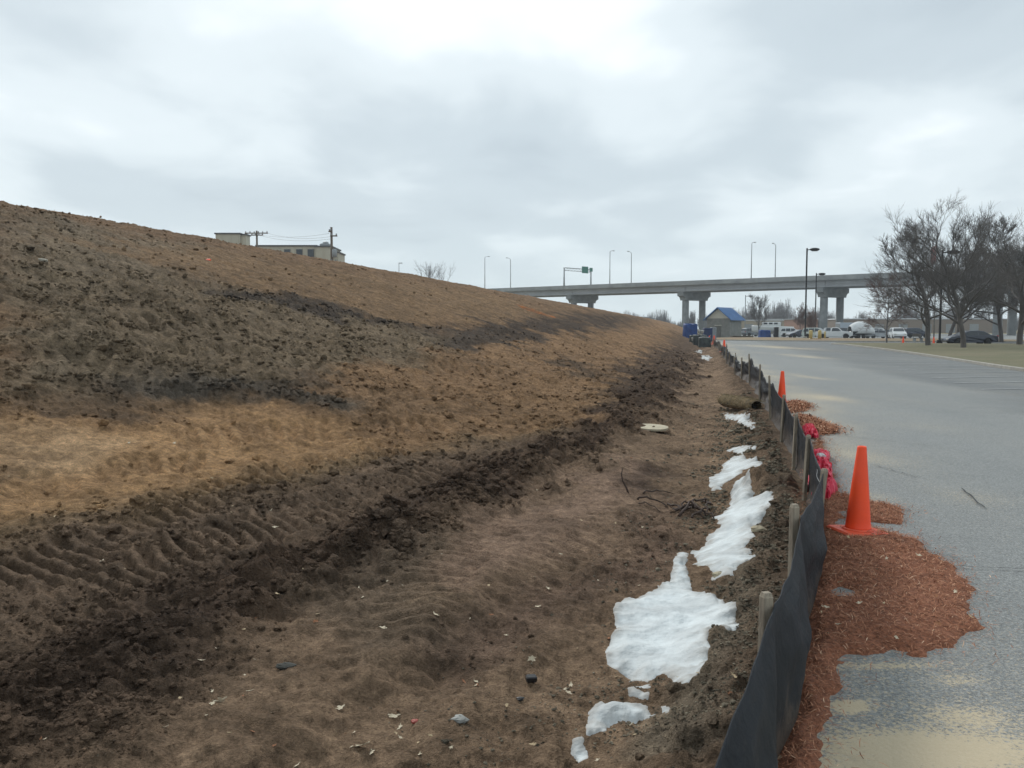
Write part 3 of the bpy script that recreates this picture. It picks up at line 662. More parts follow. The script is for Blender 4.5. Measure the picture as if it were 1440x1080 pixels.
# (post x, y, top z, fabric top offset below post top, lean, bulge of the sheet towards the road after this post)
POSTS = []
for u, v, y, ft in ((None, .56, .9, .03), (985, 1112, 1.95, .03), (1089, 838, 3.0, .03), (1126, 712, 4.3, .05), (1157, 661, 6.0, .02), (1139, 613, 8.4, .02),
                    (1122, 583, 10.3, .03), (1104, 556, 12.8, .05), (1086, 529, 16.0, .08), (1071, 513, 20.0, .10), (1056, 498, 26.0, .10)):
    if u is None: POSTS.append((-.05, y, v - .2, ft)); continue
    p = at_y(u, v, y); POSTS.append((p.x, y, p.z, ft))
y = 29.0; random.seed(12)
while y < 104:
    POSTS.append((VX * y + 1.47 + random.uniform(-.15, .15), y,   .62 + random.uniform(-.12, .14), random.uniform(.0, .12))); y += random.uniform(2.2, 3.2) * (1 + y / 200)
def make_fence():
    t = empty('silt_fence', (POSTS[2][0], POSTS[2][1], 0)); off = Vector(t.location)
    tag(t, 'long black fabric silt fence sagging between wooden stakes along the road edge', 'fence')
    rs = random.Random(5)
    for i, (x, y, z, ft) in enumerate(POSTS):
        g = float(base_z(x - .06, y))
        s = .038 if y < 30 else .035
        b = MB(); ln = z - (g - .25); lean = rs.uniform(-.05, .05) if i > 4 else (0, 0, .012, .0, .10)[i]
        b.box((0, 0, 0), (s, s, ln), bev=.003)
        # torn paler head of the stake
        b.box((0, 0, ln / 2 + .006), (s * .92, s * .88, .014), top=(.8, .7))
        o = b.build('post', M_post, t); o.rotation_euler = (rs.uniform(-.04, .04) if i > 2 else 0, lean, rs.uniform(-.5, .5) if i > 4 else .25)
        o.location = Vector((x - .035, y, (z + g - .25) / 2)) - off
    # sheet
    V = []; cols = 0; NR = 15; seam = []
    BUL = {1: (.04, .0), 2: (.05, .06), 3: (.03, .03), 4: (.02, .05), 5: (.03, .08), 6: (.04, .10), 7: (.04, .10)}
    for i in range(len(POSTS) - 1):
        x0, y0, z0, f0 = POSTS[i]; x1, y1, z1, f1 = POSTS[i + 1]; n = 26 if y0 < 12 else 14 if y0 < 30 else 7
        bu, sag = BUL.get(i, (.06, .10))
        for j in range(n):
            a = j / n; X = x0 + (x1 - x0) * a; Yy = y0 + (y1 - y0) * a
            hang = 4 * a * (1 - a)
            top = (z0 - f0) * (1 - a) + (z1 - f1) * a - sag * hang + .004 * math.sin(a * 23 + i)
            if y0 > 14: top += .09 * float(perlin(Yy * 1.3, 3.3)) - .04
            nx_, ny_ = (y1 - y0), -(x1 - x0); l = math.hypot(nx_, ny_); nx_ /= l; ny_ /= l
            bot = float(base_z(X - .02, Yy)) - .04 + (.09 * hang if 2 <= i <= 4 else 0)
            if i == 3: bot = max(bot, -.03 + .02 * hang)
            for k in range(NR):
                b = k / (NR - 1); z = top + (bot - top) * b
                belly = bu * hang * math.sin(math.pi * min(1, b * .8 + .05)) ** 1.2 + (.02 * hang if b > .1 else 0)
                wr_ = .012 * float(perlin(a * 5 + i * 9 + b * 1.5, b * 1.2 + i)) * (hang + .25) + .012 * math.sin(b * 9 + a * 13 + i) * hang + .006 * float(perlin(a * 9 + i * 3 - b * 4, b * 2)) + .022 * math.exp(-((b - .25 - a * .5) / .10) ** 2) * hang
                foot = -.04 * max(0, b - .85) / .15
                if y0 > 14: wr_ *= 4
                else: wr_ *= min(1, .25 + b * 3)
                V.append((X + nx_ * (belly + wr_ + foot), Yy + ny_ * (belly + wr_ + foot), z))
            cols += 1
    V = np.array(V) - np.array(off)[None]
    idx = np.arange(cols * NR).reshape(cols, NR); F = np.stack([idx[:-1, :-1], idx[1:, :-1], idx[1:, 1:], idx[:-1, 1:]], -1).reshape(-1, 4)
    o = np_mesh('fabric', V, F, M_fab, t)
    md = o.modifiers.new('thickness', 'SOLIDIFY'); md.thickness = .004
    # stitched seam below the top hem, first few panels
    pts = []
    for c in range(0, 120, 1):
        a = Vector(V[c * NR + 2]); b_ = Vector(V[c * NR + 3]); pts.append(b_ + Vector((-.009, .002, 0)))
    b = MB(); b.tube(pts, .0024, 5); b.build('seam', M_seam, t)
make_fence()

# ------------------------------------------------------------------ snow and ice
def snow_mat():
    m = bpy.data.materials.new('old_snow'); m.use_nodes = True; nt = m.node_tree; b = nt.nodes['Principled BSDF']
    c = lerp_new(nt, rng(nt, tex_noise(nt, 3.5, 6, .65), .40, .68, 0, 1), (.64, .69, .705), (.44, .47, .48))
    c = lerp_new(nt, rng(nt, tex_noise(nt, 11, 6, .8), .58, .72, 0, .55), c, (.33, .31, .28))
    at = nt.nodes.new('ShaderNodeAttribute'); at.attribute_name = 'thin'; c = lerp_new(nt, at.outputs['Fac'], c, (.33, .32, .30))
    nt.links.new(c, b.inputs['Base Color']); b.inputs['Roughness'].default_value = .75; b.inputs['Subsurface Weight'].default_value = .0
    bump(nt, b, tex_noise(nt, 8, 5, .55), .03); return m
M_snow = snow_mat()
Z8 = lambda pts: [(820 + x * .4815, 560 + y * .4815) for x, y in pts]
SNOW = [
 (Z8([(275, 440), (310, 440), (302, 480), (310, 530), (330, 560), (400, 575), (440, 590), (455, 640), (430, 668), (365, 675), (370, 720), (350, 780), (325, 810), (300, 830), (250, 795), (215, 790), (190, 818), (130, 815), (140, 790), (90, 775), (62, 735), (95, 690), (92, 640), (110, 600), (160, 575), (210, 555), (245, 530), (265, 490)]), .030, 'largest white snow patch in the ditch, with a narrow neck pointing at the next patch'),
 (Z8([(440, 265), (480, 270), (500, 300), (555, 290), (555, 320), (520, 345), (490, 370), (500, 400), (470, 430), (500, 455), (490, 475), (450, 490), (440, 520), (375, 525), (370, 500), (325, 490), (330, 460), (318, 435), (360, 415), (360, 390), (400, 375), (380, 345), (420, 330), (430, 300)]), .024, 'ragged grey edged snow patch in the ditch just beyond the largest one'),
 (Z8([(370, 230), (400, 210), (410, 185), (450, 168), (510, 172), (527, 195), (480, 205), (450, 230), (410, 255), (385, 270), (372, 260)]), .024, 'smooth slanting snow patch beside the rough earth mound in the ditch'),
 (Z8([(418, 145), (455, 141), (490, 138), (500, 158), (455, 161), (422, 158)]), .02, 'thin sliver of snow right behind the smooth slanting snow patch'),
 (Z8([(408, 42), (480, 42), (490, 65), (508, 90), (480, 86), (450, 68), (420, 58)]), .02, 'snow patch lying against the foot of the straw log'),
 (Z8([(12, 915), (70, 898), (130, 900), (190, 903), (210, 920), (170, 930), (120, 950), (70, 970), (75, 992), (12, 995)]), .020, 'flat dirty snow patch nearest the bottom of the picture'),
 (Z8([(130, 862), (200, 866), (195, 880), (130, 879)]), .012, 'small strip of snow between the largest and the nearest patch, lower of two'),
 (Z8([(148, 836), (200, 838), (196, 851), (150, 850)]), .010, 'small strip of snow touching the front of the largest patch, upper of two'),
 (Z8([(-35, 1030), (0, 1028), (22, 1050), (18, 1066), (-10, 1070), (-28, 1052)]), .012, 'grey translucent scrap of ice left of the nearest snow patch'),
 ([(986, 500.5), (996, 500.5), (1001, 504), (994, 508), (986, 505)], .03, 'tiny far snow patch beyond the straw log, the larger of two'),
 ([(979, 493.5), (986, 493.5), (987, 496.5), (980, 497)], .03, 'tiny far snow patch near the heap of black plastic, the farthest one'),
 (Z8([(228, 895), (250, 893), (246, 918), (232, 922)]), .006, 'little icy fleck of snow right of the nearest snow patch'),
 (Z8([(524, 222), (540, 224), (538, 238), (526, 238)]), .008, 'little fleck of snow at the foot of the fence bank'),
]
SNOWP = []
for pts, th, lab in SNOW:
    poly = [tuple(at_g(u, v)[:2]) for u, v in pts]; A_ = np.array(poly); x0, y0 = A_.min(0); x1, y1 = A_.max(0)
    mg = .03 * y0 * .5; step = max(.008, .0022 * y0)
    xs = np.arange(x0 - mg, x1 + mg, step); ys = np.arange(y0 - mg, y1 + mg, step * 1.6)
    X, Y = np.meshgrid(xs, ys); am = .012 * y0 * .5
    SNOWP.append(poly); wx = X + am * .8 * fbm(X * 6, Y * 6, 3); wy = Y + am * 1.2 * fbm(X * 6 + 4, Y * 5, 3)
    s = poly_sd(wx, wy, poly); g = ground_z(X.ravel(), Y.ravel()).reshape(X.shape)
    ok = (s > -.35 * mg)
    gs = g.copy()
    for _ in range(24):
        q_ = np.pad(gs, 1, mode='edge'); gs = (q_[:-2, 1:-1] + q_[2:, 1:-1] + q_[1:-1, :-2] + q_[1:-1, 2:] + gs) / 5
    gs = gs * .7 + np.maximum(gs, g) * .3 + .015
    tp = 1 - np.exp(-np.maximum(s, 0) / (.035 + .008 * y0)); gs = g * (1 - tp) + gs * tp + .003
    Z = np.where(s > 0, gs + th * .28 * (1 - np.exp(-np.maximum(s, 0) / .10)) + .010 * fbm(X * 2.2, Y * 2.2, 2) * np.clip(s * 8, 0, 1), g + np.maximum(s * .8, -.04))
    F = grid_faces(*X.shape); o_ = ok.ravel(); F = F[o_[F].all(1)]; used = np.unique(F); re = np.full(X.size, -1); re[used] = np.arange(len(used))
    c = np.array([X.ravel()[used].mean(), Y.ravel()[used].mean(), 0])
    thin = np.exp(-np.maximum(s, 0) / (.014 * y0 + .02)) * (.8 + .7 * fbm(X * 9, Y * 9, 3))
    o = np_mesh('snow_patch', np.stack([X.ravel(), Y.ravel(), Z.ravel()], -1)[used] - c, re[F], M_snow, loc=c, attrs={'thin': ('FLOAT', np.clip(thin.ravel()[used], 0, 1))})
    tag(o, lab, 'snow patch', 'snow patches in the ditch')

# ------------------------------------------------------------------ viaduct
M_conc = mat('viaduct_concrete', (.33, .34, .335), .9, c2=(.23, .24, .24), scale=.35, bumpd=.02, bscale=4)
M_girder = mat('girder_concrete', (.36, .375, .385), .85, c2=(.29, .30, .31), scale=.3)
M_pier = mat('pier_concrete', (.25, .26, .26), .9, c2=(.17, .18, .18), scale=.5)
M_galv = mat('galvanised_steel', (.30, .32, .33), .5, metal=.3)
BO = Vector((56.6, 262, 0)); BD = Vector((.774, -.633, 0)).normalized(); BN = Vector((.633, .774, 0)).normalized()   # along / away from the camera
BA = math.atan2(BD.y, BD.x); ZT = 16.15
def on_edge(u, off):
    """point on the line of the deck offset off from its near edge, in the direction of picture column u"""
    k = (u - 720) / FPX * .998; p = BO + BN * (off - 7)
    t = (k * p.y - p.x) / (BD.x - k * BD.y); return p + BD * t
def make_bridge():
    t = empty('viaduct', BO, BA); tag(t, 'long grey concrete viaduct crossing the whole background on twin column piers', 'bridge')
    x0, x1 = -190, 300
    b = MB(); b.box(((x0 + x1) / 2, 0, ZT - 1.18), (x1 - x0, 14, .24)); b.build('deck', M_conc, t)
    for s in (-1, 1):
        b = MB(); X = (x0 + x1) / 2; L = x1 - x0
        b.box((X, s * 6.86, ZT - .60), (L, .30, .92), top=(1, .8))
        b.box((X, s * 6.80, ZT - .07), (L, .14, .13))
        xx = x0
        while xx < x1: b.box((xx, s * 7.015, ZT - .62), (.05, .03, .8)); xx += 14
        b.build('parapet', M_conc, t)
    prof = [(-.45, 0), (-.45, .30), (-.14, .50), (-.14, 1.45), (-.55, 1.68), (-.55, 1.86), (.55, 1.86), (.55, 1.68), (.14, 1.45), (.14, .50), (.45, .30), (.45, 0)]
    piers = [-126, -84, -42, 0, 42.3, 84.6, 127]
    for k, yy in enumerate((-5.6, -2.8, 0, 2.8, 5.6)):
        b = MB(); ends = [x0] + piers + [x1]
        for i in range(len(ends) - 1):
            a, c = ends[i] + .06, ends[i + 1] - .06; n = len(prof)
            vs = [(a, yy + p[0], ZT - 3.16 + p[1]) for p in prof] + [(c, yy + p[0], ZT - 3.16 + p[1]) for p in prof]
            b.add(vs, [tuple(range(n)), tuple(range(2 * n - 1, n - 1, -1))] + [(i_, n + i_, n + (i_ + 1) % n, (i_ + 1) % n) for i_ in range(n)])
        b.build('girder', M_girder, t)
    for px in piers:
        p = empty('pier', (px, 0, 0), R(-15)); p.parent = t
        b = MB(); zc_ = ZT - 3.22
        # hammer shaped cap with rounded underside
        n = 14; hw = 6.3; vs = []
        outl = [(-hw, 0), (-hw, -1.3)] + [(-hw + 1.3 * math.sin(a), -1.3 - 1.3 * (1 - math.cos(a))) for a in np.linspace(.3, math.pi / 2, 6)] + [(hw - 1.3 * math.sin(a), -1.3 - 1.3 * (1 - math.cos(a))) for a in np.linspace(math.pi / 2, .3, 6)] + [(hw, -1.3), (hw, 0)]
        m = len(outl); vs = [(-1.15, q[0], zc_ + q[1]) for q in outl] + [(1.15, q[0], zc_ + q[1]) for q in outl]
        b.add(vs, [tuple(range(m)), tuple(range(2 * m - 1, m - 1, -1))] + [(i, m + i, m + (i + 1) % m, (i + 1) % m) for i in range(m)]); b.build('cap', M_pier, p)
        for s in (-1, 1):
            b = MB(); b.lathe([(1.12, -1), (1.05, .4), (1.02, zc_ - 2.5)], 20, (0, s * 3.8, 0)); b.build('column', M_pier, p)
make_bridge()
def lamp_on_bridge(u, vtop, off, side, lab):
    p = on_edge(u, off); r = ray(u, vtop); zt = CAMH + r[2] * (p.y / r[1])
    t = empty('street_lamp', (p.x, p.y, ZT - .9), BA); tag(t, lab, 'street lamp', 'slim lamp posts on the viaduct')
    h = zt - (ZT - .9); b = MB(); b.tube([(0, 0, 0), (0, 0, h * .5), (0, 0, h - .3), (0, side * .4, h)], [.16, .13, .10, .08], 8)
    b.build('pole', M_galv, t)
    b = MB(); b.tube([(0, side * .4, h), (0, side * 1.7, h + .25)], .06, 6); b.build('arm', M_galv, t)
    b = MB(); b.box((0, side * 2.1, h + .22), (.38, 1.0, .2), bev=.06); b.build('lamp_head', M_galv, t)
for a in ((682, 361, .25, 1, 'slim lamp post on the viaduct nearest the earth slope, leftmost of six'), (718, 364, 13.6, -1, 'slim lamp post on the viaduct, second from the earth slope'),
          (857, 353, .25, 1, 'slim lamp post right of the sign gantry, the nearer of that pair'), (887, 355, 13.6, -1, 'slim lamp post right of the sign gantry, the farther of that pair'),
          (1055, 341, .25, 1, 'tall slim lamp post on the viaduct above the blue-roofed hut'), (1088.5, 344, 13.6, -1, 'rightmost slim lamp post on the viaduct, nearest the black car park lamp')):
    lamp_on_bridge(*a)
def gantry():
    p = on_edge(793, .25); q = on_edge(830.5, 13.6)
    t = empty('sign_gantry', (p.x, p.y, ZT - .9)); tag(t, 'steel sign gantry spanning the viaduct deck with a green road sign', 'sign gantry')
    h = 6.9; d = Vector((q.x - p.x, q.y - p.y, 0)); L = d.length; n = d.normalized()
    for a in (Vector(), d):
        b = MB(); b.tube([a, a + Vector((0, 0, h))], [.28, .22], 8); b.build('post', M_galv, t)
    b = MB()
    for s, z in ((-.4, h), (.4, h), (0, h - .9)): 
        w_ = Vector((-n.y, n.x, 0)) * s; b.tube([w_ + Vector((0, 0, z)), d + w_ + Vector((0, 0, z))], .10, 6)
    m = 9
    for i in range(m):
        a0 = d * (i / m); a1 = d * ((i + .5) / m); a2 = d * ((i + 1) / m)
        b.tube([a0 + Vector((0, 0, h)), a1 + Vector((0, 0, h - .9)), a2 + Vector((0, 0, h))], .05, 5)
    b.build('truss', M_galv, t)
    M_sg = mat('sign_green', (.02, .16, .115), .5, var=.1); ang = math.atan2(n.y, n.x)
    b = MB(); b.box(d * .72 + Vector((0, 0, h - .3)) + Vector((BD.x, BD.y, 0)) * .6, (3.2, .12, 2.3), rz=ang, bev=.03); b.build('sign_panel', M_sg, t)
    b = MB(); b.box(d * .95 + Vector((0, 0, h - .1)) + Vector((BD.x, BD.y, 0)) * .6, (1.6, .12, 1.3), rz=ang, bev=.03); b.build('sign_panel', M_sg, t)
gantry()

# ------------------------------------------------------------------ car park lamps, flagpole, bollards
M_blk = mat('black_enamel', (.018, .018, .020), .5, spec=.4); M_lens = mat('lamp_glass', (.35, .36, .35), .3)
def park_lamp(u, vb, vt, y, lab, s=1.0, dirn=1, m=M_blk):
    x = at_y(u, vb, y).x; zt = at_y(u, vt, y).z
    t = empty('lamp_post', (x, y, 0), R(-8)); tag(t, lab, 'lamp post')
    b = MB(); b.lathe([(.28, 0), (.28, .5), (.26, .55)], 14); b.build('base', mat('pole_footing', (.35, .34, .31), .9) if s > .9 else m, t)
    b = MB(); b.box((0, 0, .5 + (zt - .5) / 2), (.20 * s, .20 * s, zt - .5), bev=.02, top=(.7, .7)); b.build('pole', m, t)
    b = MB(); b.tube([(0, 0, zt - .25), (dirn * .55, 0, zt - .2)], .06, 8); b.build('arm', m, t)
    b = MB(); b.lathe([(.12, -.30), (.34, -.20), (.44, 0), (.36, .16), (.12, .26)], 16, (0, 0, 0)); o = b.build('lamp_head', m, t); o.location = (dirn * 1.05, 0, zt - .18); o.scale = (1.65 * s, 1 * s, .85 * s)
    b = MB(); b.lathe([(.25, -.02), (.25, .02)], 16); l = b.build('lens', M_lens, o); l.location = (0, 0, -.29)
park_lamp(1132, 478, 349, 121, 'tall black car park lamp post with oval head, in front of the parked vehicles')
park_lamp(1146, 472, 384, 165, 'shorter black lamp post beside the right hand viaduct pier')
park_lamp(1047.5, 470, 415, 185, 'small thin lamp post standing above the blue-roofed hut', .8, 1, M_galv)
park_lamp(1321, 486, 352, 84, 'black lamp post among the bare trees on the verge', .9, 1)
p = at_y(1313, 480, 112)
t = empty('flagpole', (p.x, p.y, 0)); tag(t, 'pole with a limp red flag seen through the bare trees', 'flagpole')
b = MB(); b.tube([(0, 0, 0), (0, 0, 13)], [.09, .05], 8); b.lathe([(.02, 13), (.1, 13.1), (.02, 13.2)], 10); b.build('pole', M_galv, t)
V = []; n = 9; k = 16
for j in range(k):
    for i in range(n):
        V.append((-.05 - .75 * i / (n - 1) * (1 - .3 * j / k), .12 * math.sin(i * 1.6 + j * .2) * (i / n), 12.7 - 2.3 * j / (k - 1) - .5 * (i / n)))
o = np_mesh('flag', np.array(V), grid_faces(k, n), mat('flag_red', (.42, .10, .09), .8, c2=(.45, .36, .36), scale=3), t)
md = o.modifiers.new('thickness', 'SOLIDIFY'); md.thickness = .02
M_yel = mat('bollard_yellow', (.62, .47, .17), .6, c2=(.45, .36, .16), scale=3)
for i, (u, y, h, lab) in enumerate(((1140, 114, 1.35, 'yellow bollard nearest the tall black lamp post, leftmost of three'), (1152.5, 114, 1.35, 'stout yellow bollard in the middle of the three'), (1160, 117, 1.2, 'thin yellow bollard nearest the white pickup'))):
    p = at_y(u, 478, y); r_ = .24 if i < 2 else .12
    t = empty('bollard', (p.x, y, .1)); tag(t, lab, 'bollard', 'yellow bollards')
    b = MB(); b.lathe([(r_, 0), (r_, h - .15), (r_ * .9, h - .06), (r_ * .6, h), (.02, h + .02)], 16); b.build('post', M_yel, t)
    b = MB(); b.lathe([(r_ * 1.25, 0), (r_ * 1.2, .06), (r_ * 1.02, .09)], 16); b.build('footing', M_kerb, t)

# ------------------------------------------------------------------ hut with the blue roof
M_block = mat('hut_block_wall', (.235, .235, .215), .9, c2=(.17, .175, .16), scale=2.0, bumpd=.02, bscale=8)
M_gable = mat('hut_gable_board', (.55, .53, .45), .8, var=.15); M_blue = mat('blue_metal_roof', (.06, .17, .38), .45, c2=(.05, .14, .32), scale=1)
def make_hut():
    y = 150; c = at_y(1026, 475, y)
    t = empty('hut', (c.x, y, 0), R(-38)); tag(t, 'small grey block hut with bright blue gabled roof', 'hut')
    # local: corner nearest the camera at origin; gable wall runs to -X, long wall to +Y
    Wd, Ln, He, Hr = 4.4, 5.2, 3.5, 5.35
    b = MB(); b.box((-Wd / 2, Ln / 2, He / 2 - .05), (Wd, Ln, He + .1)); b.build('wall', M_block, t)
    b = MB()
    for yy in (-.03, Ln - .12): b.add([(-Wd, yy, He), (0, yy, He), (-Wd / 2, yy, Hr - .1), (-Wd, yy + .15, He), (0, yy + .15, He), (-Wd / 2, yy + .15, Hr - .1)], [(0, 1, 2), (5, 4, 3), (0, 3, 4, 1), (1, 4, 5, 2), (2, 5, 3, 0)])
    b.build('gable', M_gable, t)
    b = MB()
    for s in (-1, 1):
        xe = -Wd / 2 + s * (Wd / 2 + .5); ze = He - .38
        b.add([(xe, -.6, ze), (-Wd / 2, -.6, Hr), (-Wd / 2, Ln + .6, Hr), (xe, Ln + .6, ze), (xe, -.6, ze + .14), (-Wd / 2, -.6, Hr + .14), (-Wd / 2, Ln + .6, Hr + .14), (xe, Ln + .6, ze + .14)], [(3, 2, 1, 0), (4, 5, 6, 7), (0, 1, 5, 4), (1, 2, 6, 5), (2, 3, 7, 6), (3, 0, 4, 7)])
    rf = b.build('roof', M_blue, t)
    b = MB()
    for s in (-1, 1):
        for i in range(14):
            yy = -.5 + i * (Ln + 1) / 13; a = Vector((-Wd / 2, yy, Hr + .17)); e_ = Vector((-Wd / 2 + s * (Wd / 2 + .48), yy, He - .21)); b.tube([a, e_], .03, 4)
    b.build('seam', M_blue, rf)
    b = MB(); b.box((-Wd / 2, -.05, 1.05), (1.0, .08, 2.1)); d = b.build('door', mat('hut_door', (.12, .12, .11), .6), t)
    b = MB(); b.tube([(-Wd / 2 + .38, -.13, 1.0), (-Wd / 2 + .38, -.13, 1.2)], .03, 6); b.build('handle', M_galv, d)
    b = MB(); b.box((-Wd / 2, -.06, 2.25), (1.3, .10, .12)); b.build('lintel', M_gable, t)
make_hut()

# ------------------------------------------------------------------ industrial building and utility poles behind the slope
M_cream = mat('cream_panel', (.50, .475, .38), .8, c2=(.43, .41, .33), scale=.2); M_trim = mat('dark_roof_trim', (.10, .105, .11), .6); M_win = mat('dark_glass', (.035, .045, .055), .15, spec=.6)
def make_factory():
    y = 132; A = at_y(303, 329, y); B = at_y(347, 331, y); Cc = at_y(366, 348.5, y); D = at_y(449, 348, y); E_ = at_y(484, 352, y)
    t = empty('factory_building', (Cc.x, y, 0)); tag(t, 'flat roofed cream industrial building behind the crest of the earth slope', 'building'); o = Vector(t.location)
    def block(name, x0, x1, y0, dep, z, m=M_cream):
        b = MB(); b.box(((x0 + x1) / 2 - o.x, y0 + dep / 2 - o.y, z / 2), (x1 - x0, dep, z)); w_ = b.build(name, m, t)
        b = MB(); b.box(((x0 + x1) / 2 - o.x, y0 + dep / 2 - o.y, z + .08), (x1 - x0 + .3, dep + .3, .20)); b.build('roof_edge', M_trim, t)
        b = MB(); xx = x0 + .1
        while xx < x1: b.box((xx - o.x, y0 - o.y - .02, z / 2), (.06, .05, z - .1)); xx += 1.15
        b.build('panel_rib', m, w_); return w_
    block('wall', A.x, B.x - 1.1, y, 2.6, A.z); block('wall', B.x - 1.1, B.x - .25, y + .5, 1.9, A.z - .1)
    block('wall', Cc.x, D.x, y - 2, 8, D.z); block('wall', D.x, E_.x - 1.5, y - 2.6, 7, D.z - .15); block('wall', E_.x - 1.5, E_.x - .6, y - 1.6, 5, E_.z - .5)
    for u in (404, 421, 437):
        p = at_y(u, 356, y - 2.05); b = MB(); b.box((p.x - o.x, p.y - o.y, p.z), (.95, .10, 1.2)); f = b.build('window', M_trim, t)
        b = MB(); b.box((p.x - o.x, p.y - o.y - .06, p.z), (.8, .03, 1.05)); b.build('pane', M_win, f)
    p = at_y(458, 345, y + 4); b = MB(); b.box((p.x - o.x, p.y - o.y, D.z + .55), (1.6, 1.6, .8), bev=.1); b.lathe([(.5, D.z + .95), (.5, D.z + 1.15), (.3, D.z + 1.3)], 12, (p.x - o.x, p.y - o.y, 0)); b.build('roof_vent', M_galv, t)
make_factory()
M_wood = mat('creosoted_pole', (.17, .135, .10), .9, c2=(.10, .08, .06), scale=2, sx=(4, 4, .3)); M_ins = mat('insulator', (.25, .25, .26), .4)
def upole(u, vt, y, lab, arms, trans=False):
    p = at_y(u, vt, y); t = empty('utility_pole', (p.x, y, 5.0)); tag(t, lab, 'utility pole'); h = p.z - 5
    b = MB(); b.tube([(0, 0, 0), (0, 0, h)], [.19, .13], 10); b.build('pole', M_wood, t)
    for z, w_, dy in arms:
        b = MB(); b.box((dy, -.18, h - z), (w_, .12, .14)); a = b.build('crossarm', M_wood, t)
        b = MB(); k = max(2, int(w_ / .55) + 1)
        for i in range(k):
            if i: b.build('insulator', M_ins, a); b = MB()
            b.lathe([(.05, 0), (.09, .06), (.05, .1), (.09, .15), (.04, .2)], 8, (dy - w_ / 2 + .12 + i * (w_ - .24) / (k - 1), -.18, h - z + .07))
        b.build('insulator', M_ins, a)
    if trans:
        b = MB(); b.lathe([(.25, -.5), (.28, -.45), (.28, .3), (.2, .42)], 12, (.35, -.2, h - 2.9)); b.build('transformer', M_galv, t)
    return p
pa = upole(361, 324.5, 118, 'utility pole with one long dark double crossarm above the slope crest', ((.35, 3.2, 0), (.62, 1.7, .1)))
pb = upole(466, 319.5, 96, 'tall bare utility pole in front of the cream building', ((3.9, 1.2, 0), (1.0, .8, .3), (.5, .4, -.1)), True)
tag(tag(MB().build('x', None), None), None) if False else None
for i, (dz, dx) in enumerate(((.28, -1.3), (.28, 1.3), (.55, 0))):
    a = Vector((pa.x + dx, pa.y, pa.z - dz)); c = Vector((pb.x + dx * .2, pb.y, pb.z - .7 - .3 * i)); b = MB()
    b.tube([a.lerp(c, k / 12) - Vector((0, 0, .5 * 4 * (k / 12) * (1 - k / 12))) for k in range(13)], .012, 4)
    tag(b.build('power_line', M_blk), ('thin overhead wire fixed to the near end of the long crossarm', 'thin overhead wire fixed to the far end of the long crossarm', 'lowest thin overhead wire between the two utility poles')[i], 'cable', 'wires between the utility poles')
p = at_y(561, 370, 150); t = empty('lamp_post', (p.x, 150, 5)); tag(t, 'very thin far lamp post just above the slope left of the bush', 'lamp post')
b = MB(); b.tube([(0, 0, 0), (0, 0, p.z - 5)], [.08, .05], 6); b.build('pole', M_galv, t); b = MB(); b.box((.3, 0, p.z - 5), (.7, .2, .12), bev=.03); b.build('lamp_head', M_galv, t)

# low far buildings
M_tanw = mat('tan_wall', (.36, .31, .23), .9, c2=(.31, .27, .21), scale=.05)
def lowbuilding(u0, u1, y, z, lab, m, dep=20):
    a = at_y(u0, 460, y); c = at_y(u1, 460, y); t = empty('warehouse', ((a.x + c.x) / 2, y, 0)); tag(t, lab, 'building')
    w_ = c.x - a.x; b = MB(); b.box((0, dep / 2, z / 2), (w_, dep, z)); b.build('wall', m, t)
    b = MB(); b.box((0, dep / 2, z + .15), (w_ + .6, dep + .6, .3), top=(.99, .9)); b.build('roof', M_trim if z > 6 else M_galv, t)
    for i in range(int(w_ / 9)):
        b = MB(); b.box((-w_ / 2 + 5 + i * 9, -.04, 1.7), (3.4, .1, 3.4)); b.build('door', M_galv, t)
lowbuilding(1035, 1128, 330, 4.8, 'long low tan building under the viaduct behind the white boat', M_tanw)
lowbuilding(1128, 1150, 300, 5.0, 'short reddish brown building beside the brown leafy tree', mat('brick_wall', (.30, .17, .12), .9))
lowbuilding(1185, 1420, 320, 5.2, 'long low brown building behind the vehicles on the right', mat('brown_wall', (.25, .20, .16), .9))
lowbuilding(868, 912, 300, 5.6, 'low dark flat roofed shed beyond the slope under the viaduct', M_trim, 8)

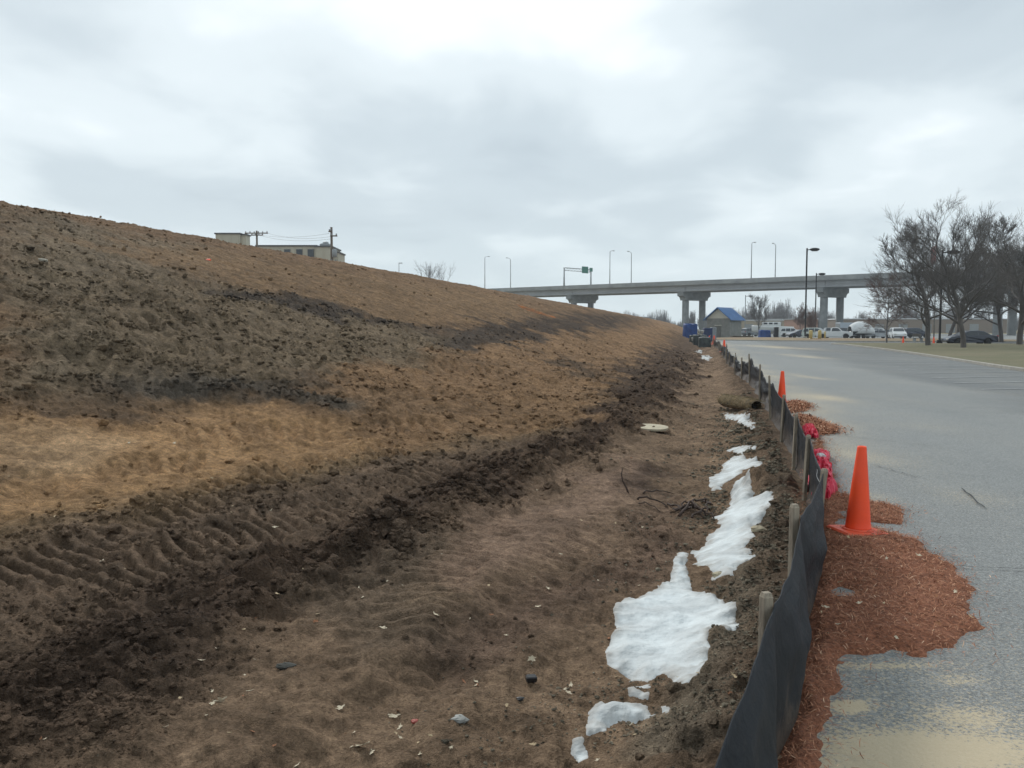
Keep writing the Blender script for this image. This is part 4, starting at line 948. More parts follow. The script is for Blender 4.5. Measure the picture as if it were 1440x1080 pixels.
# ------------------------------------------------------------------ bare trees
def bark(name, c): return mat(name, c, .95, var=.35, scale=3, sx=(2, 2, .4))
M_tr1 = bark('grey_bark', (.135, .123, .116)); M_tr2 = bark('reddish_twigs', (.17, .105, .085)); M_far = bark('far_twigs', (.17, .16, .165))  # far twigs: distance haze is put into the pale grey-purple colour
class Tree:
    def __init__(s, seed): s.r = random.Random(seed); s.V = [[], []]; s.F = [[], []]
    def seg(s, pts, rad, n, w):
        V, F = s.V[w], s.F[w]; base = len(V); ref = Vector((1, 0, 0)) if abs((pts[-1] - pts[0]).normalized().x) < .8 else Vector((0, 1, 0))
        for i, p in enumerate(pts):
            t = (pts[min(i + 1, len(pts) - 1)] - pts[max(i - 1, 0)]).normalized(); a = (ref - t * ref.dot(t)).normalized(); b = t.cross(a)
            for k in range(n):
                an = 6.2832 * k / n; V.append(p + (a * math.cos(an) + b * math.sin(an)) * rad[i])
        for i in range(len(pts) - 1):
            for k in range(n): F.append((base + i * n + k, base + i * n + (k + 1) % n, base + (i + 1) * n + (k + 1) % n, base + (i + 1) * n + k))
    def grow(s, p, d, L, r, lev, maxl, up, spread, kids):
        rr = s.r; n = (7, 5, 4, 3, 3)[min(lev, 4)]; ns = (7, 6, 4, 3, 2)[min(lev, 4)]
        pts = [p]; dirs = [d]; q = p.copy(); dd = d.copy()
        for i in range(ns):
            dd = (dd + Vector((rr.gauss(0, 1), rr.gauss(0, 1), rr.gauss(0, 1))) * (.07 if lev == 0 else .13) + Vector((0, 0, up * (.0 if lev == 0 else .13)))).normalized()
            q = q + dd * (L / ns); pts.append(q.copy()); dirs.append(dd.copy())
        tip = .35 if lev < maxl else .5
        rad = [r * (1 - (1 - tip) * i / ns) for i in range(ns + 1)]
        s.seg(pts, rad, n, 0 if lev <= 1 else 1)
        if lev >= maxl: return
        k = kids[lev]
        for i in range(k):
            f = (rr.uniform(.28, 1) if lev else .18 + .82 * (i + rr.random()) / k) if i else 1
            if lev == 0: f = max(f, s.fork)
            x = f * ns; j = min(int(x), ns - 1); pp = pts[j].lerp(pts[j + 1], x - j); dr = dirs[j]
            an = rr.uniform(0, 6.283) if lev else 2.4 * i + rr.uniform(-.4, .4)
            a = dr.orthogonal().normalized(); a = Matrix.Rotation(an, 3, dr) @ a
            th = spread[lev] * rr.uniform(.65, 1.25) * (.35 if i == 0 else 1)
            nd_ = (dr * math.cos(th) + a * math.sin(th)).normalized()
            s.grow(pp, nd_, L * s.ratio[lev] * rr.uniform(.7, 1.15) * (1.15 - .45 * f if lev == 0 else 1), max(r * (1 - (1 - tip) * f) * s.thin[lev], s.minr), lev + 1, maxl, up, spread, kids)
    def build(s, name, loc, lab, cat, m, m2=None, group=None, rz=0):
        t = empty(name, loc, rz); tag(t, lab, cat, group)
        for nme, V, F, mm in (('trunk', s.V[0], s.F[0], m), ('crown', s.V[1], s.F[1], m2 or m)):
            np_mesh(nme, np.array([tuple(v) for v in V]), np.array(F), mm, t)
        return t
def bare_tree(seed, H, trunk_r, fork=.22, spread=(.95, .7, .65, .6), kids=(11, 8, 8, 6), ratio=(.62, .52, .5, .55), minr=.012, up=1.0, maxl=4, trunk=.55, wide=0):
    s = Tree(seed); s.fork = fork; s.ratio = ratio; s.thin = (.55, .55, .55, .6); s.minr = minr
    s.grow(Vector((0, 0, -.1)), Vector((0, 0, 1)), H * trunk, trunk_r, 0, maxl, up, spread, kids)
    zz = max(v.z for v in s.V[1]); k = H / zz
    for w_ in (0, 1): s.V[w_] = [Vector((v.x * k * (1 + .32 * min(1, max(0, (v.z * k - 1) / 3)) * wide), v.y * k * (1 + .32 * min(1, max(0, (v.z * k - 1) / 3)) * wide), v.z * k if v.z > 0 else v.z)) for v in s.V[w_]]
    return s
def place(u, v, y=None): p = at_z(u, v, .1) if y is None else at_y(u, v, y); return (p.x, p.y, .1)
G_T = 'bare deciduous trees on the verge'
T1 = bare_tree(11, 11.3, .175, fork=.22, spread=(1.15, .7, .65, .6), kids=(12, 9, 9, 8), trunk=.44, minr=.0065, wide=.9); t1 = T1.build('bare_tree', place(1305, 488), 'spreading bare tree on the verge, with a low limb reaching left', 'tree', M_tr1, group=G_T, rz=.6)
T2 = bare_tree(5, 11.8, .19, fork=.28, spread=(.95, .65, .6, .55), kids=(13, 9, 9, 8), trunk=.55, minr=.0065, wide=.6); t2 = T2.build('bare_tree', place(1355, 492), 'dense bare tree whose trunk stands in front of the dark blue car', 'tree', M_tr1, group=G_T)
T3 = bare_tree(8, 8.6, .11, fork=.15, spread=(1.1, .8, .7, .6), kids=(22, 8, 7, 5), up=.2, trunk=.85, ratio=(.42, .5, .5, .5), minr=.014); T3.build('bare_tree', place(1247, 481), 'small tree with reddish brown leftover leaves at the left end of the verge trees', 'tree', M_tr1, M_tr2, group=G_T)
def dup_tree(t, loc, rz, s, lab, g=G_T):
    c = copy_tree(t); c.location = loc; c.rotation_euler.z = rz; c.scale = (s, s, s); tag(c, lab, None, g); return c
dup_tree(t2, (52, 100, .1), 2.1, 1.12, 'bare tree with a thin trunk seen behind the gap right of the lamp post')
dup_tree(t1, (56.2, 106, .1), 3.4, 1.18, 'bare tree behind the spreading one, its trunk just right of the lamp post')
dup_tree(t1, (43.5, 72, .1), 1.2, 1.12, 'bare tree on the verge at the right edge of the picture')
dup_tree(t2, (52, 84, .1), 4.4, 1.1, 'bare tree far back behind the dark navy car and its neighbours')
dup_tree(t1, (60, 103, .1), 5.2, 1.15, 'bare tree at the back of the verge, hardly visible between its neighbours')
dup_tree(t2, (59, 92, .1), 4.4, 1.1, 'bare tree at the right edge of the picture, behind the dark blue car')
T4 = bare_tree(21, 9.2, .15, fork=.2, spread=(.65, .55, .6, .6), kids=(15, 8, 7, 4), minr=.02, trunk=.7); T4.build('bare_tree', place(1067, 470, 172), 'slender bare tree between the blue-roofed hut and the white boat', 'tree', M_tr1)
T5 = bare_tree(23, 7.6, .14, fork=.15, spread=(.6, .5, .6, .6), kids=(16, 8, 7, 4), minr=.022, trunk=.75); t5 = T5.build('bare_tree', place(1123, 470, 190), 'brownish bare tree just left of the tall black lamp post', 'tree', M_tr2)
dup_tree(t5, place(1141, 470, 150), 2, .72, 'small tree with orange brown leaves right of the tall black lamp post', None)
# bush on the crest
s = Tree(40); s.fork = 0; s.ratio = (.6, .6, .6); s.thin = (.7, .7, .7); s.minr = .010
for i in range(16):
    a = i * 2.4; s.grow(Vector((random.uniform(-1.6, 1.6), random.uniform(-1, 1), -.5)), Vector((math.cos(a) * .5, math.sin(a) * .5, 1)).normalized(), 1.9, .02, 1, 3, .5, (.5, .5, .5, .5), (4, 5, 5))
p = at_y(610, 380, 108); s.build('bush', (p.x, 108, p.z - 1.7), 'leafless thin bush poking over the crest of the slope', 'bush', M_far)
# individual smaller trees under and beyond the viaduct, then the far wood
def far_wood():
    rs = random.Random(9); V = []; F = []
    def tree(x, y, h):
        for i in range(46):
            a = rs.uniform(0, 6.28); r0 = .0; hh = h * rs.uniform(.45, 1); rr_ = h * .33 * math.sqrt(rs.random()) * (1.15 - hh / h * .7)
            z0 = h * rs.uniform(.05, .4); p = Vector((x, y, z0)); q = Vector((x + math.cos(a) * rr_, y + math.sin(a) * rr_, hh)); m = p.lerp(q, .5) + Vector((math.cos(a), math.sin(a), 0)) * rr_ * .25
            w_ = h * .006
            for (A, B, wa, wb) in ((p, m, w_ * 1.6, w_), (m, q, w_, w_ * .3)):
                b = len(V)
                for P_, ww in ((A, wa), (B, wb)): V.extend([(P_.x - ww, P_.y, P_.z), (P_.x + ww, P_.y, P_.z), (P_.x, P_.y + ww, P_.z)])
                F.extend([(b, b + 1, b + 4, b + 3), (b + 1, b + 2, b + 5, b + 4), (b + 2, b, b + 3, b + 5)])
            for kk in range(4):
                b = len(V); c = m.lerp(q, rs.random()); e_ = c + Vector((rs.uniform(-1, 1), rs.uniform(-1, 1), rs.uniform(.1, 1))) * h * .10; ww = w_ * .6
                V.extend([(c.x - ww, c.y, c.z), (c.x + ww, c.y, c.z), (e_.x, e_.y, e_.z), (e_.x + ww * .3, e_.y, e_.z + .01)]); F.append((b, b + 1, b + 3, b + 2))
    for i in range(430):
        y = rs.uniform(380, 520); u = rs.uniform(700, 1560)
        x = (u - 720) / FPX * y; h = (7.5 if u < 960 else 10) * rs.uniform(.75, 1.25) * (1 + .25 * math.sin(u * .03) + .15 * math.sin(u * .11))
        tree(x, y, h)
    o = np_mesh('far_wood', np.array(V), np.array(F), M_far, smooth=False); tag(o, 'hazy belt of leafless woodland along the horizon under the viaduct', 'woodland', kind='stuff')
far_wood()

# ------------------------------------------------------------------ vehicles
M_tyre = mat('tyre_rubber', (.02, .02, .02), .85); M_rim = mat('wheel_rim', (.32, .33, .34), .35, metal=.7); M_lt = mat('lamp_clear', (.6, .6, .58), .15); M_rl = mat('lamp_red', (.35, .02, .02), .25)
M_bump = mat('bumper_trim', (.05, .05, .055), .5)
def paint(name, c): return mat(name, c, .28, var=.06, scale=2, coat=.6, spec=.5)
PAINT = {'white': paint('white_paint', (.62, .64, .64)), 'navy': paint('navy_paint', (.012, .018, .040)), 'silver': paint('silver_paint', (.30, .32, .34)), 'grey': paint('grey_paint', (.13, .15, .17)), 'black': paint('black_paint', (.018, .02, .025)), 'green': paint('pale_green_paint', (.42, .47, .43))}
CARS = {  # length, width, belt height, wheel radius, wheel x, outline over the top from rear to front, glass strips
 'sedan': (4.8, 1.82, .92, .33, (-1.40, 1.42), [(-2.36, .35), (-2.40, .60), (-2.34, .92), (-1.75, 1.02), (-1.05, 1.40), (-.55, 1.46), (.15, 1.45), (.55, 1.36), (1.25, 1.00), (2.05, .82), (2.34, .66), (2.40, .40)], [[(-1.62, 1.03), (-1.02, 1.34), (-.50, 1.40), (-.50, 1.00)], [(-.42, 1.00), (-.42, 1.40), (.12, 1.39), (.50, 1.31), (1.08, 1.00)]]),
 'suv': (4.7, 1.90, 1.02, .37, (-1.40, 1.42), [(-2.30, .42), (-2.36, .75), (-2.30, 1.12), (-2.10, 1.66), (-1.80, 1.76), (-.2, 1.80), (.40, 1.74), (1.15, 1.18), (2.05, 1.02), (2.30, .82), (2.36, .45)], [[(-2.05, 1.14), (-1.92, 1.60), (-1.25, 1.66), (-1.25, 1.14)], [(-1.15, 1.14), (-1.15, 1.67), (-.30, 1.69), (-.30, 1.14)], [(-.20, 1.14), (-.20, 1.69), (.36, 1.64), (.98, 1.18)]]),
 'pickup': (5.6, 1.95, 1.10, .41, (-1.75, 1.75), [(-2.75, .55), (-2.80, .80), (-2.78, 1.18), (-.55, 1.18), (-.50, 1.70), (-.25, 1.84), (.40, 1.84), (.70, 1.76), (1.22, 1.26), (2.40, 1.14), (2.72, .95), (2.78, .55)], [[(-.38, 1.22), (-.30, 1.66), (-.15, 1.74), (.36, 1.74), (.62, 1.68), (1.05, 1.26)]]),
}
def make_car(kind, colour, label, loc, rz, group='vehicles in the car park'):
    L, W, belt, wr, wx, top, glass = CARS[kind]; t = empty('pickup_truck' if kind == 'pickup' else 'parked_car', loc, rz)
    tag(t, label, {'pickup': 'pickup truck'}.get(kind, 'car'), group); m = PAINT[colour]
    low = []
    for cx in reversed(wx):
        low += [(cx + (wr + .07) * math.cos(a), .0 + wr + (wr + .07) * math.sin(a)) for a in np.linspace(-.25, math.pi + .25, 9)]
    low = [(x, max(z, .28)) for x, z in low]
    out_ = top + low                                  # rear-top-front then back along the sills
    hw = lambda z: W / 2 - (.02 if z < .5 else 0) - max(0, z - belt) * .30
    n = len(out_); vs = [(x, -hw(z), z) for x, z in out_] + [(x, hw(z), z) for x, z in out_]
    b = MB(); b.add(vs, [tuple(range(n)), tuple(range(2 * n - 1, n - 1, -1))] + [(i, n + i, n + (i + 1) % n, (i + 1) % n) for i in range(n)])
    body = b.build('body', m, t); md = body.modifiers.new('edges', 'BEVEL'); md.width = .05; md.segments = 2; md.limit_method = 'ANGLE'; md.angle_limit = R(25)
    for s in (-1, 1):
        for g in glass:
            b = MB(); o1 = [(x, s * (hw(z) + .006), z) for x, z in g]; o2 = [(x, s * (hw(z) - .02), z) for x, z in g]; k = len(g)
            b.add(o1 + o2, [tuple(range(k)) if s < 0 else tuple(range(k - 1, -1, -1))] + [(i, (i + 1) % k, k + (i + 1) % k, k + i) for i in range(k)]); b.build('window', M_win, t)
        b = MB(); b.box((top[-4][0] * .45 + .2, s * (W / 2 + .09), belt + .12), (.14, .18, .13), bev=.03); b.build('mirror', m, t)
    def screen(name, a, c):
        (x0, z0), (x1, z1) = a, c; d = Vector((x1 - x0, 0, z1 - z0)); nn = Vector((-d.z, 0, d.x)).normalized()
        if nn.z < 0: nn = -nn
        p, q = Vector((x0, 0, z0)) + d * .08 + nn * .012, Vector((x1, 0, z1)) - d * .10 + nn * .012; w0, w1 = hw(p.z) - .10, hw(q.z) - .10
        b = MB(); vs = [(p.x, -w0, p.z), (p.x, w0, p.z), (q.x, w1, q.z), (q.x, -w1, q.z)]; vs += [tuple(Vector(v) - nn * .03) for v in vs]
        b.add(vs, [(0, 1, 2, 3), (7, 6, 5, 4), (0, 4, 5, 1), (1, 5, 6, 2), (2, 6, 7, 3), (3, 7, 4, 0)]); b.build(name, M_win, t)
    if kind == 'sedan': screen('windshield', top[7], top[8]); screen('rear_window', top[3], top[4])
    elif kind == 'suv': screen('windshield', top[6], top[7]); screen('rear_window', top[2], top[3])
    else:
        screen('windshield', top[7], top[8])
        b = MB(); b.box((-1.66, 0, 1.185), (2.05, 1.6, .02)); b.build('bed_cover', M_bump, t)
    for cx in wx:
        for s in (-1, 1):
            w_ = empty('wheel', (cx, s * (W / 2 - .13), wr)); w_.parent = t
            b = MB(); b.lathe([(wr * .6, -.11), (wr * .95, -.11), (wr, -.07), (wr, .07), (wr * .95, .11), (wr * .6, .11)], 20, axis='Y'); b.build('tyre', M_tyre, w_)
            b = MB(); b.lathe([(wr * .62, -.10), (wr * .5, -.07 if s < 0 else -.10), (wr * .5, .07 if s > 0 else .10), (wr * .62, .10)], 14, axis='Y')
            for a in range(5): b.box((math.cos(a * 1.257) * wr * .3, s * .095, math.sin(a * 1.257) * wr * .3), (.07, .02, wr * .55), M=Matrix.Rotation(-a * 1.257 + math.pi / 2, 4, 'Y'))
            b.build('rim', M_rim, w_)
    for s in (-1, 1):
        b = MB(); b.box((top[-2][0] - .02, s * (W / 2 - .28), top[-2][1] - .02), (.14, .36, .15), bev=.03); b.build('headlight', M_lt, t)
        b = MB(); b.box((top[1][0] + .04, s * (W / 2 - .18), belt - .02), (.10, .22, .20), bev=.02); b.build('tail_light', M_rl, t)
    b = MB(); b.box((top[-1][0] + .01, 0, .44), (.12, W - .2, .16), bev=.04); b.build('bumper', M_bump, t)
    b = MB(); b.box((top[0][0] - .02, 0, .46), (.12, W - .2, .16), bev=.04); b.build('bumper', M_bump, t)
    return t
def gp(u, v): p = at_z(u, v); return (p.x, p.y, .03)
def carat(u, y): return (at_y(u, 470, y).x, y, .02)
make_car('pickup', 'white', 'white pickup truck facing right beside the yellow bollards', carat(1173, 134), R(-22))
make_car('suv', 'white', 'white van parked side on behind the dark blue saloon', carat(1113, 166), R(-12))
make_car('sedan', 'navy', 'dark blue saloon in front of the white van, left of the tall lamp post', carat(1125, 150), R(188))
make_car('suv', 'green', 'pale green white car just behind the yellow bollards', carat(1149, 142), R(-35))
make_car('suv', 'black', 'black car half hidden behind the bonnet of the white pickup', carat(1187, 160), R(15))
make_car('sedan', 'silver', 'silver saloon car between the white dome and the front-facing white car', carat(1235, 140), R(10))
make_car('suv', 'white', 'white car seen from the front, to the right of the silver saloon', carat(1262, 128), R(-105))
make_car('sedan', 'navy', 'dark navy car on the right behind the verge trees, nose pointing left', carat(1363, 83), R(176))
make_car('suv', 'grey', 'dark grey car just right of the blue-roofed hut', carat(1058, 178), R(20))
make_car('pickup', 'silver', 'light grey pickup truck behind the white pickup, under the viaduct', carat(1163, 172), R(-10))

make_car('suv', 'silver', 'silver car far back left of the white cabin boat', carat(1066, 196), R(95))
make_car('pickup', 'white', 'far white pickup truck between the tall lamp post and the pier', carat(1137, 196), R(5))
make_car('suv', 'white', 'far white car behind the domed boat cover', carat(1226, 176), R(170))
make_car('sedan', 'grey', 'grey saloon far back between the two white cars on the right', carat(1247, 160), R(12))
make_car('suv', 'navy', 'dark blue car far back behind the verge bench', carat(1287, 150), R(5))
# white cabin boat on a trailer
M_gel = mat('white_gelcoat', (.66, .68, .67), .35, coat=.3, var=.08); M_cov = mat('white_boat_cover', (.68, .70, .70), .8, var=.12, scale=1, bumpd=.05, bscale=2)
def hull(mb, L, W, H, z0, n=14, deck=True):
    V = []; 
    for i in range(n):
        a = i / (n - 1); x = -L / 2 + L * a; k = (1 - max(0, a - .45) ** 2 * 3.1); k = max(k, .04); w_ = W / 2 * k; zk = z0 + .9 * max(0, a - .7) ** 2 * 6 * H * .4; zt = z0 + H + .25 * a * H
        V.append([(x, -w_, zt), (x, -w_ * .97, zt - .25 * H), (x, -w_ * .75, zk + .3 * H), (x, 0, zk), (x, w_ * .75, zk + .3 * H), (x, w_ * .97, zt - .25 * H), (x, w_, zt), (x, 0, zt + (.03 if deck else .0))])
    m = 8; vs = [p for r_ in V for p in r_]
    mb.add(vs, [(i * m + k, (i + 1) * m + k, (i + 1) * m + (k + 1) % m, i * m + (k + 1) % m) for i in range(n - 1) for k in range(m)] + [tuple(range(m)), tuple((n - 1) * m + k for k in range(m - 1, -1, -1))], True)
def trailer(t, L, x0=0):
    b = MB(); b.box((x0, -.7, .62), (L, .10, .14)); b.box((x0, .7, .62), (L, .10, .14)); b.box((x0, 0, .62), (.12, 1.3, .12)); b.box((x0 + L / 2 + .6, 0, .55), (1.4, .10, .10)); b.build('trailer_frame', M_galv, t)
    for s in (-1, 1):
        for dx in (-.5, .4):
            b = MB(); b.lathe([(.16, -.1), (.33, -.1), (.35, 0), (.33, .1), (.16, .1)], 18, (0, 0, 0), axis='Y'); o = b.build('wheel', M_tyre, t); o.location = (x0 + dx - .6, s * 1.0, .35)
t = empty('cabin_boat', carat(1086, 172), R(158)); tag(t, 'large white cabin boat on a trailer right of the blue covered bundle', 'boat')
b = MB(); hull(b, 8.2, 2.7, 1.25, .75); b.build('hull', M_gel, t)
b = MB(); b.box((.2, 0, 2.55), (3.6, 2.1, .95), bev=.18, top=(.9, .9)); c_ = b.build('cabin', M_gel, t)
for s in (-1, 1):
    for i in range(3): b = MB(); b.box((-.75 + i * 1.0, s * 1.03, 2.68), (.72, .06, .34), bev=.02); b.build('window', M_win, c_)
b = MB(); b.box((-.5, 0, 3.55), (3.0, 2.0, .10), bev=.03); b.build('hardtop', M_gel, t)
for sx in (-1.8, .8):
    for s in (-.9, .9): b = MB(); b.tube([(sx, s, 2.2 if sx < -1 else 3.0), (sx, s, 3.52)], .03, 6); b.build('post', M_galv, t)
b = MB(); b.tube([(1.8, -.9, 2.35), (1.9, -.9, 2.9), (3.6, -.2, 3.1), (3.6, .2, 3.1), (1.9, .9, 2.9), (1.8, .9, 2.35)], .03, 6); b.build('rail', M_galv, t)
trailer(t, 5.5, -.4)
# boat under a white cover
t = empty('covered_boat', carat(1211, 136), R(10)); tag(t, 'boat under a domed white cover on a trailer, between the pickup and the silver saloon', 'boat')
V = []; n = 18; m = 12
for i in range(n):
    a = i / (n - 1); x = -2.1 + 4.2 * a; env = math.sin(math.pi * min(1, .10 + a * .86)) ** .45
    for k in range(m):
        b_ = math.pi * k / (m - 1); V.append((x, -math.cos(b_) * 1.15 * env, .85 + math.sin(b_) ** .7 * (1.95 * env) * (1 - .25 * max(0, a - .55))))
V = np.array(V); o = np_mesh('cover', V, grid_faces(n, m), M_cov, t); md = o.modifiers.new('thickness', 'SOLIDIFY'); md.thickness = .03
b = MB(); hull(b, 4.0, 2.1, .75, .45); b.build('hull', PAINT['black'], t); trailer(t, 3.6)
# small white boat right of the silver saloon and grey trailer
t = empty('box_trailer', carat(1192, 185), R(5)); tag(t, 'pale blue-grey box trailer behind the black car under the viaduct', 'trailer')
b = MB(); b.box((0, 0, 1.75), (4.6, 2.3, 2.4), bev=.08); b.build('box', mat('trailer_side', (.36, .41, .46), .5, var=.1), t)
b = MB(); b.box((-2.31, 0, 1.7), (.05, 1.9, 2.1), bev=.01); b.build('door', M_galv, t); trailer(t, 4.4)

# blue covered things, cabins
M_tarp = mat('blue_tarpaulin', (.012, .060, .235), .55, c2=(.008, .035, .15), scale=1.5, bumpd=.05, bscale=3)
def tarp_heap(name, label, loc, size, seed, m=M_tarp, rz=0, cat='tarpaulin'):
    rs = np.random.RandomState(seed); n = 30; m_ = 20; V = []
    for j in range(m_):
        f = j / (m_ - 1)
        for i in range(n):
            a = 2 * math.pi * i / n; sq = 1 / max(abs(math.cos(a)), abs(math.sin(a))) ** .75
            prof = (1.08 - .10 * f) if f < .8 else (1.0 * math.sqrt(max(0, 1 - ((f - .8) / .2) ** 2)))
            fold = 1 + .05 * math.sin(a * 9 + seed) * (1 - f) + .04 * float(perlin(math.cos(a) * 3 + seed, f * 3))
            V.append((math.cos(a) * sq * size[0] / 2 * prof * fold, math.sin(a) * sq * size[1] / 2 * prof * fold, size[2] * min(1, f / .85) * (1 + .08 * float(perlin(math.cos(a) * 2 + 5, math.sin(a) * 2 + seed)))))
    i = np.arange(m_ - 1)[:, None] * n; k = np.arange(n)[None, :]; F = np.stack([i + k, i + (k + 1) % n, i + n + (k + 1) % n, i + n + k], -1).reshape(-1, 4)
    o = np_mesh(name, np.array(V), F, m, loc=loc); o.rotation_euler.z = rz; tag(o, label, cat); return o
p = at_y(970.5, 470, 112); tarp_heap('tarpaulin_bundle', 'bright blue tarpaulin draped over a stack at the end of the fence', (p.x, 112, .05), (1.75, 1.6, 2.25), 3)
p = at_y(1075, 470, 160); tarp_heap('tarpaulin_bundle', 'blue tarpaulin covered bundle at the foot of the slender bare tree', (p.x, 160, .02), (2.0, 1.8, 1.35), 8)
def cabin(u, y, w_, h, m, label, name='portable_toilet', cat='cabin', rz=0):
    p = at_y(u, 470, y); t = empty(name, (p.x, y, .02), rz); tag(t, label, cat)
    b = MB(); b.box((0, 0, h / 2), (w_, w_, h), bev=.04); b.build('body', m, t)
    b = MB(); b.box((0, 0, h + .08), (w_ * 1.04, w_ * 1.04, .2), bev=.06, top=(.7, .7)); b.build('roof', m, t)
    b = MB(); b.box((0, -w_ / 2 - .02, h * .48), (w_ * .68, .05, h * .86), bev=.01); d = b.build('door', m, t)
    b = MB(); b.box((w_ * .25, -w_ / 2 - .06, h * .5), (.05, .05, .16)); b.build('handle', M_galv, d)
M_nvy = mat('navy_plastic', (.012, .030, .10), .5); M_gcab = mat('grey_cabinet', (.25, .27, .29), .6)
cabin(995, 108, 1.05, 1.55, M_nvy, 'dark blue cabin beside the blue tarpaulin bundle at the end of the fence')
cabin(1003, 118, .75, 1.65, M_gcab, 'pale grey upright cabinet in front of the hut corner', 'cabinet', 'cabinet')
cabin(1092, 158, .85, 1.75, M_blk, 'black upright cabin door in front of the white cabin boat', 'portable_toilet', 'cabin')
cabin(1096.5, 157, .35, 1.8, M_gel, 'narrow white post-like cabinet beside the black cabin', 'cabinet', 'cabinet')
# heaps of black plastic at the fence end
M_bag = mat('black_plastic_sheet', (.020, .028, .032), .4, c2=(.05, .065, .06), scale=2, bumpd=.06, bscale=5)
for i, (u, y, sz, lab) in enumerate(((977, 92, (1.1, .9, .95), 'leftmost heap of crumpled black plastic below the blue tarpaulin bundle'), (984, 86, (1.2, 1.0, 1.15), 'middle heap of crumpled black plastic, taller, at the far end of the fence'), (991, 80, (1.0, 1.1, 1.0), 'right hand heap of crumpled black plastic below the dark blue cabin'))):
    p = at_y(u, 470, y); o = tarp_heap('plastic_heap', lab, (p.x, y, float(base_z(p.x, y))), sz, 20 + i, M_bag, i * .7, 'plastic heap'); o['group'] = 'black plastic heaps at the fence end'
for i, (u, v, y, lab) in enumerate(((983, 466, 85.2, 'white round bucket lid on the middle black heap, left of two'), (988, 466.5, 84.6, 'white round bucket lid on the middle black heap, right of two'), (974, 477, 88, 'small white bucket on the earth left of the black plastic heaps'))):
    p = at_y(u, v, y); b = MB(); b.lathe([(.10, -.16), (.14, .10), (.155, .11), (.155, .15), (.02, .17)], 14); o = b.build('bucket', M_gel, loc=p); tag(o, lab, 'bucket')
# bench near the verge tree and low mound by the hut
p = at_y(1291, 482, 92); t = empty('bench', (p.x, 92, .2), R(15)); tag(t, 'small dark bench on the verge left of the spreading tree', 'bench')
M_bw = mat('bench_wood', (.12, .11, .10), .8)
for zz, dy, nm in ((.45, 0, 'seat'), (.75, .22, 'backrest')):
    b = MB(); b.box((0, dy, zz), (1.1, .38 if nm == 'seat' else .06, .06 if nm == 'seat' else .35), bev=.015); b.build(nm, M_bw, t)
for sx in (-.45, .45):
    b = MB(); b.box((sx, 0, .2), (.07, .34, .46)); b.box((sx, .24, .5), (.06, .05, .7)); b.build('leg', M_galv, t)
p = at_y(1043, 474, 140); V = []; tarp_heap('earth_mound', 'low dark earth mound at the foot of the blue-roofed hut', (p.x, 140, -.1), (3.6, 2.2, .55), 31, mat('dark_earth', (.07, .055, .04), 1, bumpd=.05, bscale=5), 0, 'earth mound')

# ------------------------------------------------------------------ red plastic, log, debris
M_red = mat('red_plastic_film', (.72, .05, .10), .5, c2=(.55, .03, .07), scale=7, spec=.4)
def crumple(name, label, loc, size, seed, m, rz=0, rough=1.0, cat='plastic sheet'):
    n, k = 40, 90; x = np.linspace(-1, 1, n); y = np.linspace(-1, 1, k); X, Y = np.meshgrid(x, y)
    ox, oy = seed * 3.7, seed * 1.9
    edge = 1 + .25 * fbm(X * 2 + ox, Y * 2 + oy, 3); r_ = np.sqrt(X ** 2 * .8 + Y ** 2 * .8)
    rid = 1 - np.abs(fbm(X * 1.3 + ox, Y * size[1] / size[0] * .8 + oy, 3)) * 1.3; rid2 = 1 - np.abs(perlin(X * 3 + ox, Y * size[1] / size[0] * 2)) * 2
    env = np.clip(1 - (np.maximum(abs(X), abs(Y)) ** 4), 0, 1) ** .5
    Z = env * size[2] * (.55 + .45 * rid + .16 * rid2 * rough)
    P = np.stack([X * size[0] / 2 * edge + .04 * size[0] * perlin(X * 4, Y * 4 + 3), Y * size[1] / 2 * edge + .04 * size[1] * perlin(X * 4 + 9, Y * 4), Z], -1).reshape(-1, 3)
    o = np_mesh(name, P, grid_faces(k, n), m, smooth=False, loc=loc); o.rotation_euler.z = rz
    md = o.modifiers.new('thickness', 'SOLIDIFY'); md.thickness = .003
    return tag(o, label, cat)
p = at_z(1152, 668); crumple('plastic_sheet', 'large crumpled red plastic sheet lying on the mulch against the back of the fence', (at_y(1155, 668, 9.7).x - .02, 9.7, .02), (.25, 2.3, .15), 2, M_red, R(-19))
crumple('plastic_sheet', 'smaller crumpled red plastic scrap behind the fence beside the mulch tongue', (at_y(1139.5, 604, 13.2).x, 13.2, .02), (.17, 1.0, .13), 5, M_red, R(-16))
crumple('plastic_sheet', 'loose red plastic strip at the near end of the large red sheet', (at_y(1160, 690, 8.3).x, 8.3, .03), (.16, .55, .14), 9, M_red, R(-30))
M_wh = mat('white_plastic', (.75, .76, .76), .4)
p = at_y(1151, 644, 9.9); crumple('plastic_scrap', 'little white plastic scrap on top of the large red sheet', (p.x + .03, 9.9, .15), (.09, .10, .05), 12, M_wh, 0, 1, 'plastic scrap')
